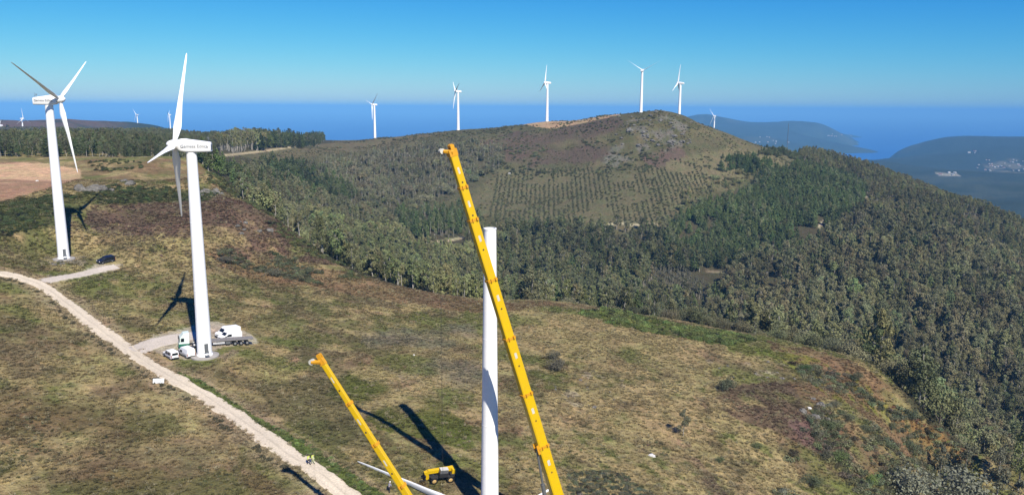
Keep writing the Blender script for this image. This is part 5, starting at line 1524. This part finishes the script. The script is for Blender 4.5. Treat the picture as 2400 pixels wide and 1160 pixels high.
# ------------------------------------------------------------------ people
def person(loc, heading, label, top, legs, hat, stride=.22, lean=0.06, arms=.15, h=1.76):
    root = empty('person', loc, heading, label, 'person')
    J = {'pel': (0, 0, .95), 'chest': (lean, 0, 1.28), 'neck': (lean * 1.3, 0, 1.50), 'headb': (lean * 1.45, 0, 1.58), 'headt': (lean * 1.5, 0, 1.74)}
    for s, nm in ((1, 'l'), (-1, 'r')):
        f = stride * s
        J['hip' + nm] = (0, .10 * s, .90); J['knee' + nm] = (f * .55 + .06, .11 * s, .49); J['ank' + nm] = (f - (.05 if f < 0 else 0), .11 * s, .09); J['toe' + nm] = (f + .17, .12 * s, .03)
        J['sh' + nm] = (lean * 1.2, .19 * s, 1.44); J['el' + nm] = (lean - f * .35 + .0, .26 * s, 1.16); J['wr' + nm] = (lean - f * .75 + .12, .25 * s + arms * 0, .92); J['ha' + nm] = (lean - f * .85 + .17, .245 * s, .83)
    E = [('pel', 'chest'), ('chest', 'neck'), ('neck', 'headb'), ('headb', 'headt')]
    for nm in 'lr': E += [('pel', 'hip' + nm), ('hip' + nm, 'knee' + nm), ('knee' + nm, 'ank' + nm), ('ank' + nm, 'toe' + nm), ('chest', 'sh' + nm), ('sh' + nm, 'el' + nm), ('el' + nm, 'wr' + nm), ('wr' + nm, 'ha' + nm)]
    R = {'pel': (.15, .12), 'chest': (.17, .12), 'neck': (.06, .06), 'headb': (.085, .095), 'headt': (.085, .085), 'hip': (.10, .10), 'knee': (.065, .065), 'ank': (.045, .045), 'toe': (.04, .035), 'sh': (.075, .07), 'el': (.05, .05), 'wr': (.035, .035), 'ha': (.04, .03)}
    def body(name, keep, mat, grow=0.0):
        ks = [k for k in J if any(k in e for e in keep)]
        me = bpy.data.meshes.new(name); me.from_pydata([J[k] for k in ks], [(ks.index(a), ks.index(b)) for a, b in keep], [])
        me.materials.append(M[mat]); o = bpy.data.objects.new(name, me); C.objects.link(o); o.parent = root
        sk = o.modifiers.new('skin', 'SKIN'); sk.use_smooth_shade = True
        lay = me.skin_vertices[0] if len(me.skin_vertices) else None
        if lay is None:
            bpy.context.view_layer.objects.active = o; bpy.ops.mesh.customdata_skin_add(); lay = me.skin_vertices[0]
        for i, k in enumerate(ks):
            key = k[:-1] if k[:-1] in R else k
            r = R[key]; lay.data[i].radius = (r[0] + grow, r[1] + grow); lay.data[i].use_root = k in ('pel',) or (i == 0 and 'pel' not in ks)
        o.modifiers.new('sub', 'SUBSURF').levels = 1; o.modifiers['sub'].render_levels = 2
        return o
    body('body', E, 'skin')
    body('jacket', [('pel', 'chest'), ('chest', 'neck')] + [e for nm in 'lr' for e in (('chest', 'sh' + nm), ('sh' + nm, 'el' + nm), ('el' + nm, 'wr' + nm))], top, .016)
    body('trousers', [e for nm in 'lr' for e in (('pel', 'hip' + nm), ('hip' + nm, 'knee' + nm), ('knee' + nm, 'ank' + nm))], legs, .016)
    for nm in 'lr':
        a, t = Vector(J['ank' + nm]), Vector(J['toe' + nm])
        MB().tube([a + Vector((-.07, 0, -.045)), a + Vector((.03, 0, -.03)), t + Vector((.03, 0, 0))], [.055, .062, .045], 8).build('boot', M['dark'], root, True)
        hp = Vector(J['wr' + nm]); dv = (Vector(J['ha' + nm]) - hp).normalized(); sd = Vector((0, 1, 0))
        hm_ = MB().tube([hp - dv * .02, hp + dv * .05, hp + dv * .10], [.028, .042, .036], 7)
        for q in range(4):
            b0 = hp + dv * .10 + sd * (-.03 + .02 * q)
            hm_.tube([b0, b0 + dv * (.035 + .006 * (q in (1, 2))), b0 + dv * (.06 + .012 * (q in (1, 2))) + Vector((.012, 0, 0))], [.010, .009, .006], 5)
        hm_.tube([hp + dv * .05 + Vector((.035, 0, 0)), hp + dv * .085 + Vector((.062, 0, 0)), hp + dv * .115 + Vector((.066, 0, 0))], [.012, .011, .008], 5)
        hm_.build('hand', M['skin'], root, True)
    hx = lean * 1.5
    fc = MB().tube([(hx + .085, 0, 1.655), (hx + .125, 0, 1.64)], [.012, .02], 6)
    for s in (-1, 1): fc.tube([(hx, .088 * s, 1.68), (hx, .10 * s, 1.66), (hx, .09 * s, 1.63)], [.014, .022, .012], 6)
    fc.build('face', M['skin'], root, True)
    ey = MB()
    for s in (-1, 1): ey.tube([(hx + .07, .034 * s, 1.685), (hx + .096, .034 * s, 1.685)], [.011, .009], 6)
    ey.tube([(hx + .092, -.025, 1.605), (hx + .092, .025, 1.605)], [.007, .007], 5)
    ey.build('eyes_and_mouth', M['hatdark'], root)
    rings = []
    for (z, r) in ((1.70, .128), (1.715, .112), (1.78, .106), (1.825, .075), (1.845, .01)):
        rings.append([(hx + r * 1.12 * math.cos(2 * math.pi * k / 16), r * .95 * math.sin(2 * math.pi * k / 16), z) for k in range(16)])
    MB().loft(rings).build('helmet' if hat == 'hatwhite' else 'hair', M[hat], root, True)
    if top == 'hivis':
        t = MB()
        for z in (1.12, 1.26):
            t.loft([[(lean * .9 + .155 * 1.05 * math.cos(2 * math.pi * k / 16), .195 * math.sin(2 * math.pi * k / 16), z + dz) for k in range(16)] for dz in (0, .05)], 0, False)
        t.build('reflective_band', M['lamp'], root)
    root.scale = (h / 1.8,) * 3
    return root
p = hit(724, 1089); person(p + np.array([0, 0, .10]), rad(140), 'person in yellow-green vest and dark trousers walking on the dirt road', 'hivis', 'trouser', 'hatdark', .26, .07)
p = hit(734, 1087); person(p + np.array([0, 0, .10]), rad(135), 'person in yellow-green vest and pale yellow trousers walking on the dirt road', 'hivis', 'paletrouser', 'hatdark', .18, .03, .1, 1.8)
p = hit(912, 1153); person(p, rad(60), 'person in white helmet, grey jacket and dark trousers standing beside the white blade', 'greyshirt', 'trouser', 'hatwhite', .12, .2)

# ------------------------------------------------------------------ sign board, stones, mast, buildings
p = hit(372, 899)
root = empty('sign_board', p, rad(6), 'low white sign board with faint marks at the edge of the dirt road', 'sign')
bd = MB().box((0, 0, .62), (2.15, .06, .92), Matrix.Rotation(rad(-18), 3, 'X')).build('board', M['white'], root, False, .01)
R = Matrix.Rotation(rad(-18), 3, 'X')
mk = MB()
for (x, z, w, h_) in ((-.74, -.18, .2, .2), (-.44, -.16, .26, .2), (.42, -.10, .5, .12), (.42, .04, .4, .08)):
    mk.box(Vector((0, 0, .62)) + R @ Vector((x, -.036, z)), (w, .012, h_), R)
mk.build('marks', paint('faded_marks', (.45, .50, .56), .6), bd)
for s in (-1, 1): MB().tube([(s * .8, .16, -.2), (s * .8, .12, .8)], [.035, .035], 8).build('post', M['steel'], root)

def rock(loc, size, label, seed, group=None, mat='rock', name='rock', flat=.6):
    r = np.random.default_rng(seed)
    import bmesh
    bm = bmesh.new(); bmesh.ops.create_icosphere(bm, subdivisions=3, radius=1)
    off = r.random(3) * 50
    for v in bm.verts:
        c = v.co
        k = 1 + .55 * (fbm(np.array([c.x * 2 + off[0] + c.z]), np.array([c.y * 2 + off[1] - c.z]), 1.1, 3, seed)[0] - .5) * 2
        q = 3.0
        v.co = Vector((round(c.x * k * q) / q * .35 + c.x * k * .65, round(c.y * k * q) / q * .35 + c.y * k * .65, (c.z * k) * flat))
    me = bpy.data.meshes.new(name); bm.to_mesh(me); bm.free(); me.materials.append(M[mat])
    o = bpy.data.objects.new(name, me); C.objects.link(o)
    o.location = (loc[0], loc[1], loc[2] + size * flat * .15); o.scale = (size, size * (.6 + .5 * r.random()), size); o.rotation_euler.z = r.random() * 6.28
    return tag(o, label, 'rock', group)
sd = 0
for (x0, x1, y0, y1, n, s0, s1, lab) in ((180, 262, 436, 452, 15, .8, 2.3, 'grey outcrop rock on the heather mound behind the left turbine'), (286, 312, 424, 436, 9, .7, 2.0, 'pale grey outcrop rock right of the turbine blade shadow'),
                                        (468, 525, 445, 458, 13, .7, 1.8, 'pale rock in the ledge beside the near turbine tower'), (552, 640, 515, 552, 9, .5, 1.3, 'small grey rock on the heather mound above the valley'),
                                        (112, 208, 612, 624, 12, .3, .9, 'stone heaped at the foot of the left turbine'), (1440, 1620, 260, 345, 70, .8, 3.2, 'grey summit rock on the far hill'),
                                        (1880, 1960, 935, 985, 9, .5, 1.5, 'grey rock among gorse on the right slope'), (1290, 1480, 880, 960, 12, .25, .6, 'small pale stone in the grass right of the tall boom'), (1600, 1860, 845, 890, 12, .25, .7, 'small pale stone on the rim grassland')):
    for k in range(n):
        sd += 1
        q = hit(x0 + (x1 - x0) * RNG.random(), y0 + (y1 - y0) * RNG.random())
        rock(q, s0 + (s1 - s0) * RNG.random() ** 1.6, lab, sd, lab.replace('rock ', 'rocks ').replace('stone ', 'stones '))
M['whitestone'] = paint('white_stone', (.72, .70, .67), .8, 0, .2, 1)
rock(hit(1528, 1068), .62, 'lone bright white stone in the heather right of the tall boom', 901, None, 'whitestone', 'rock', .6)
rock(hit(1897, 958), .6, 'bright white boulder among gorse on the right slope', 902, None, 'whitestone', 'rock', .7)
rock(hit(1115, 349), 1.9, 'white stone on the wooded far slope above the tall boom tip', 903, None, 'whitestone')
rock(hit(1194, 408), 1.6, 'white stone at the upper edge of the young plantation', 904, None, 'whitestone')
rock(hit(1365, 579), 1.9, 'white stone in the wood below the forest track', 905, None, 'whitestone')
rock(hit(87, 425), .6, 'small white stone on the bare soil field', 906, None, 'whitestone')
rock(hit(970, 832), .3, 'tiny white stone in the grass between the two booms', 907, None, 'whitestone')

# lattice mast on the right-hand ridge
p = Q(1844, 357, 1180); z = float(hgt(p[0], p[1]))
top = ray(1844, 290); zt = top[2] * math.hypot(p[0], p[1]) / math.hypot(top[0], top[1])
root = empty('lattice_mast', (p[0], p[1], z), .4, 'thin grey lattice mast on the wooded ridge', 'mast')
hm2 = max(30, zt - z); mb = MB(); br = MB()
for k in range(3):
    a = k * 2.094
    MB().tube([(.9 * math.cos(a), .9 * math.sin(a), -1), (.35 * math.cos(a), .35 * math.sin(a), hm2)], [.11, .08], 5).build('leg', M['steel'], root)
    b = (k + 1) * 2.094
    for j in range(22):
        z0, z1 = hm2 * j / 22, hm2 * (j + 1) / 22; r0, r1 = .9 - .55 * j / 22, .9 - .55 * (j + 1) / 22
        br.tube([(r0 * math.cos(a), r0 * math.sin(a), z0), (r1 * math.cos(b), r1 * math.sin(b), z1)], [.05, .05], 4)
br.build('bracing', M['steel'], root)
MB().tube([(0, 0, hm2 - 1), (0, 0, hm2 + 3)], [.06, .04], 5).build('antenna', M['steel'], root)

def house(loc, w, l, h, rz, label, group=None, wall='render', roof='rooftile', parts=True, name='house', cat_='house'):
    root = empty(name, loc, rz, label, cat_, group)
    rh = w * .28
    b = MB().box((0, 0, h / 2 - .5), (l, w, h + 1)); b.add([(-l / 2, -w / 2, h), (-l / 2, w / 2, h), (-l / 2, 0, h + rh * .96), (l / 2, -w / 2, h), (l / 2, w / 2, h), (l / 2, 0, h + rh * .96)], [(0, 1, 2), (3, 5, 4)])
    b.build('wall', M[wall], root)
    o = .35
    MB().add([(-l / 2 - o, -w / 2 - o, h - .1), (l / 2 + o, -w / 2 - o, h - .1), (l / 2 + o, 0, h + rh + .1), (-l / 2 - o, 0, h + rh + .1), (-l / 2 - o, w / 2 + o, h - .1), (l / 2 + o, w / 2 + o, h - .1)], [(0, 1, 2, 3), (3, 2, 5, 4)]).build('roof', M[roof], root)
    if parts:
        q = MB().box((0, -w / 2 - .01, 1.0), (1.0, .08, 2.0)).build('door', M['dark'], root)
        for x in (-l * .3, l * .3): MB().box((x, -w / 2 - .01, h * .6), (.9, .08, 1.0)).build('window', M['glass'], root)
    return root
rr = np.random.default_rng(99)
house(hit(1714, 640), 5, 7, 3.2, .3, 'small pink walled hut in a clearing of the wood', None, 'pinkwall', 'rooftile', True, 'hut', 'hut')
house(hit(1374, 279), 5, 9, 3.2, .1, 'small white hut on the bare reddish ridge', None, 'render', 'render', True, 'hut', 'hut')
p = hit(1358, 280); o = van('parked_car', p, .2, 'tiny dark car parked near the white hut on the far ridge', 'car', 4.6, 1.85, 1.8, 'navy', (1.08, 1.25, .45), None, False, True); settle(o, 4.6)
for (n, x0, x1, y0, y1, lab, s) in ((30, 2290, 2400, 374, 402, 'tiny pale house in the hillside village at far right', .62), (6, 2185, 2250, 404, 412, 'tiny pale house beside the long white clearing in the lowland', .8), (10, 1770, 1850, 318, 338, 'tiny pale house on the lowland below the headland', .9),
                                   (9, 1936, 1996, 315, 321, 'tiny white house at the tip of the headland', 1.1), (3, 2268, 2285, 352, 368, 'tiny white house alone on the far wooded hill', .9)):
    for k in range(n):
        q = hit(x0 + (x1 - x0) * rr.random(), y0 + (y1 - y0) * rr.random(), 1800, 14000)
        if q[2] < SEA - DIP * q[1] + 2: continue
        house(q, 9 * s * (.8 + .5 * rr.random()), 13 * s * (.8 + .7 * rr.random()), 5.5 * s, rr.random() * 3.1, lab, lab.replace('house', 'houses').replace('alone ', ''), 'render', 'rooftile' if rr.random() < .5 else 'render', False)

# ------------------------------------------------------------------ single bushes on the near hill
BUSH = [(1312, 868, 3.6, 1.55, (.115, .105, .072), 'scrub', 'bush', 'large grey twiggy bush on the grass right of the tall boom'),
        (1300, 842, 2.6, 1.4, (.11, .105, .07), 'scrub', 'bush', 'grey twiggy bush just behind the large grey bush'),
        (1704, 918, 4.6, .95, (.085, .095, .055), 'scrub', 'bush', 'dark green round bush alone near the rim'),
        (1601, 1022, 5.8, .95, (.11, .115, .07), 'eucalyptus', 'sapling', 'thin airy sapling casting a dark shadow on the grass'),
        (1970, 1085, 4.0, .85, (.115, .15, .05), 'scrub', 'bush', 'bright green bush lowest but one on the right slope'),
        (2044, 1135, 3.2, .8, (.14, .19, .05), 'scrub', 'bush', 'yellow-green bush beside the trees at lower right'),
        (2137, 1062, 4.5, .8, (.10, .115, .06), 'scrub', 'bush', 'dark upright bush at the rusty bracken'),
        (2139, 985, 4.2, .8, (.085, .105, .06), 'scrub', 'bush', 'dark conical bush above the rusty bracken'),
        (2010, 890, 3.0, .9, (.095, .10, .055), 'scrub', 'bush', 'small dark bush on the brown rim'),
        (1885, 866, 2.0, 1.8, (.055, .09, .03), 'scrub', 'bush', 'low dark green bush near the pale stones'),
        (1775, 1052, 1.6, 1.5, (.10, .12, .05), 'scrub', 'bush', 'low green bush on the straw-coloured grass'),
        (1690, 1085, 1.5, 1.3, (.09, .11, .05), 'scrub', 'bush', 'small green bush between heather and straw grass'),
        (1935, 1005, 2.6, 1.6, (.09, .11, .045), 'scrub', 'bush', 'olive gorse bush below the white boulder'),
        (1985, 985, 2.4, 1.5, (.11, .115, .065), 'scrub', 'bush', 'greyish gorse bush right of the white boulder'),
        (1960, 955, 2.3, 1.3, (.12, .12, .075), 'scrub', 'bush', 'grey-green bush above the gorse thicket'),
        (2030, 1010, 2.2, 1.5, (.10, .11, .06), 'scrub', 'bush', 'low gorse bush in the middle of the right slope'),
        (2090, 1005, 2.4, 1.3, (.105, .115, .06), 'scrub', 'bush', 'gorse bush at the upper edge of the bracken'),
        (1900, 1140, 3.0, 1.3, (.085, .10, .05), 'scrub', 'bush', 'dark bush at the bottom edge of the picture'),
        (640, 645, 2.8, 1.8, (.12, .115, .075), 'scrub', 'bush', 'broad grey-green bush below the heather mound'),
        (530, 615, 2.6, 1.9, (.115, .105, .08), 'scrub', 'bush', 'grey bush right of the near turbine tower'),
        (722, 640, 2.4, 2.0, (.10, .11, .06), 'scrub', 'bush', 'wide olive bush at the brown rim'),
        (1510, 725, 4.2, 1.2, (.16, .165, .10), 'scrub', 'bush', 'grey-green willow bush at the rim behind the bracken'),
        (1575, 735, 6.5, 1.1, (.165, .17, .105), 'scrub', 'bush', 'largest pale willow bush at the rim behind the bracken'),
        (1640, 755, 5.0, 1.2, (.15, .15, .10), 'scrub', 'bush', 'grey willow bush right of the largest one'),
        (1765, 782, 5.0, 1.2, (.155, .14, .115), 'scrub', 'bush', 'greyish leafless willow bush at the rim'),
        (1865, 800, 6.0, 1.0, (.14, .135, .09), 'scrub', 'bush', 'dense grey willow bush where the rim turns brown')]
for (x, y, h, w, t, key, nm, lab) in BUSH:
    q = hit(x, y)
    single_plant(key, int(rr.integers(0, 3)), nm, q[0], q[1], h, w, tuple(1.15 * v for v in t), lab, nm, None, rr.random() * 6)
# trees crowding in at lower right
NEAR = [(2150, 1185, 11.5, .95, (.20, .205, .14)), (2230, 1200, 13.5, .95, (.19, .195, .135)), (2200, 1130, 11.0, .9, (.12, .125, .085)), (2258, 1140, 12.5, .9, (.125, .13, .08)), (2335, 1175, 15.0, .85, (.14, .14, .09)),
        (2386, 1150, 17, .8, (.17, .19, .07)), (2285, 1225, 11, .9, (.13, .14, .085)), (2385, 1240, 13, .9, (.12, .13, .085))]
for k, (x, y, h, w, t) in enumerate(NEAR):
    d = ray(x, y); q = hit(min(x, 2400), min(y, 1160)) if y <= 1160 else hit(x, y)
    key = 'scrub' if k < 2 else 'eucalyptus'
    single_plant(key, k % 3, 'grey_willow' if k < 2 else 'eucalyptus_tree', q[0], q[1], h, w, t, ('large grey willow crown rising at the lower right edge' if k < 2 else 'young eucalyptus among the trees in the lower right corner'), 'willow' if k < 2 else 'eucalyptus', 'grey willows at lower right' if k < 2 else 'young eucalyptus in the lower right corner', k * 1.3)
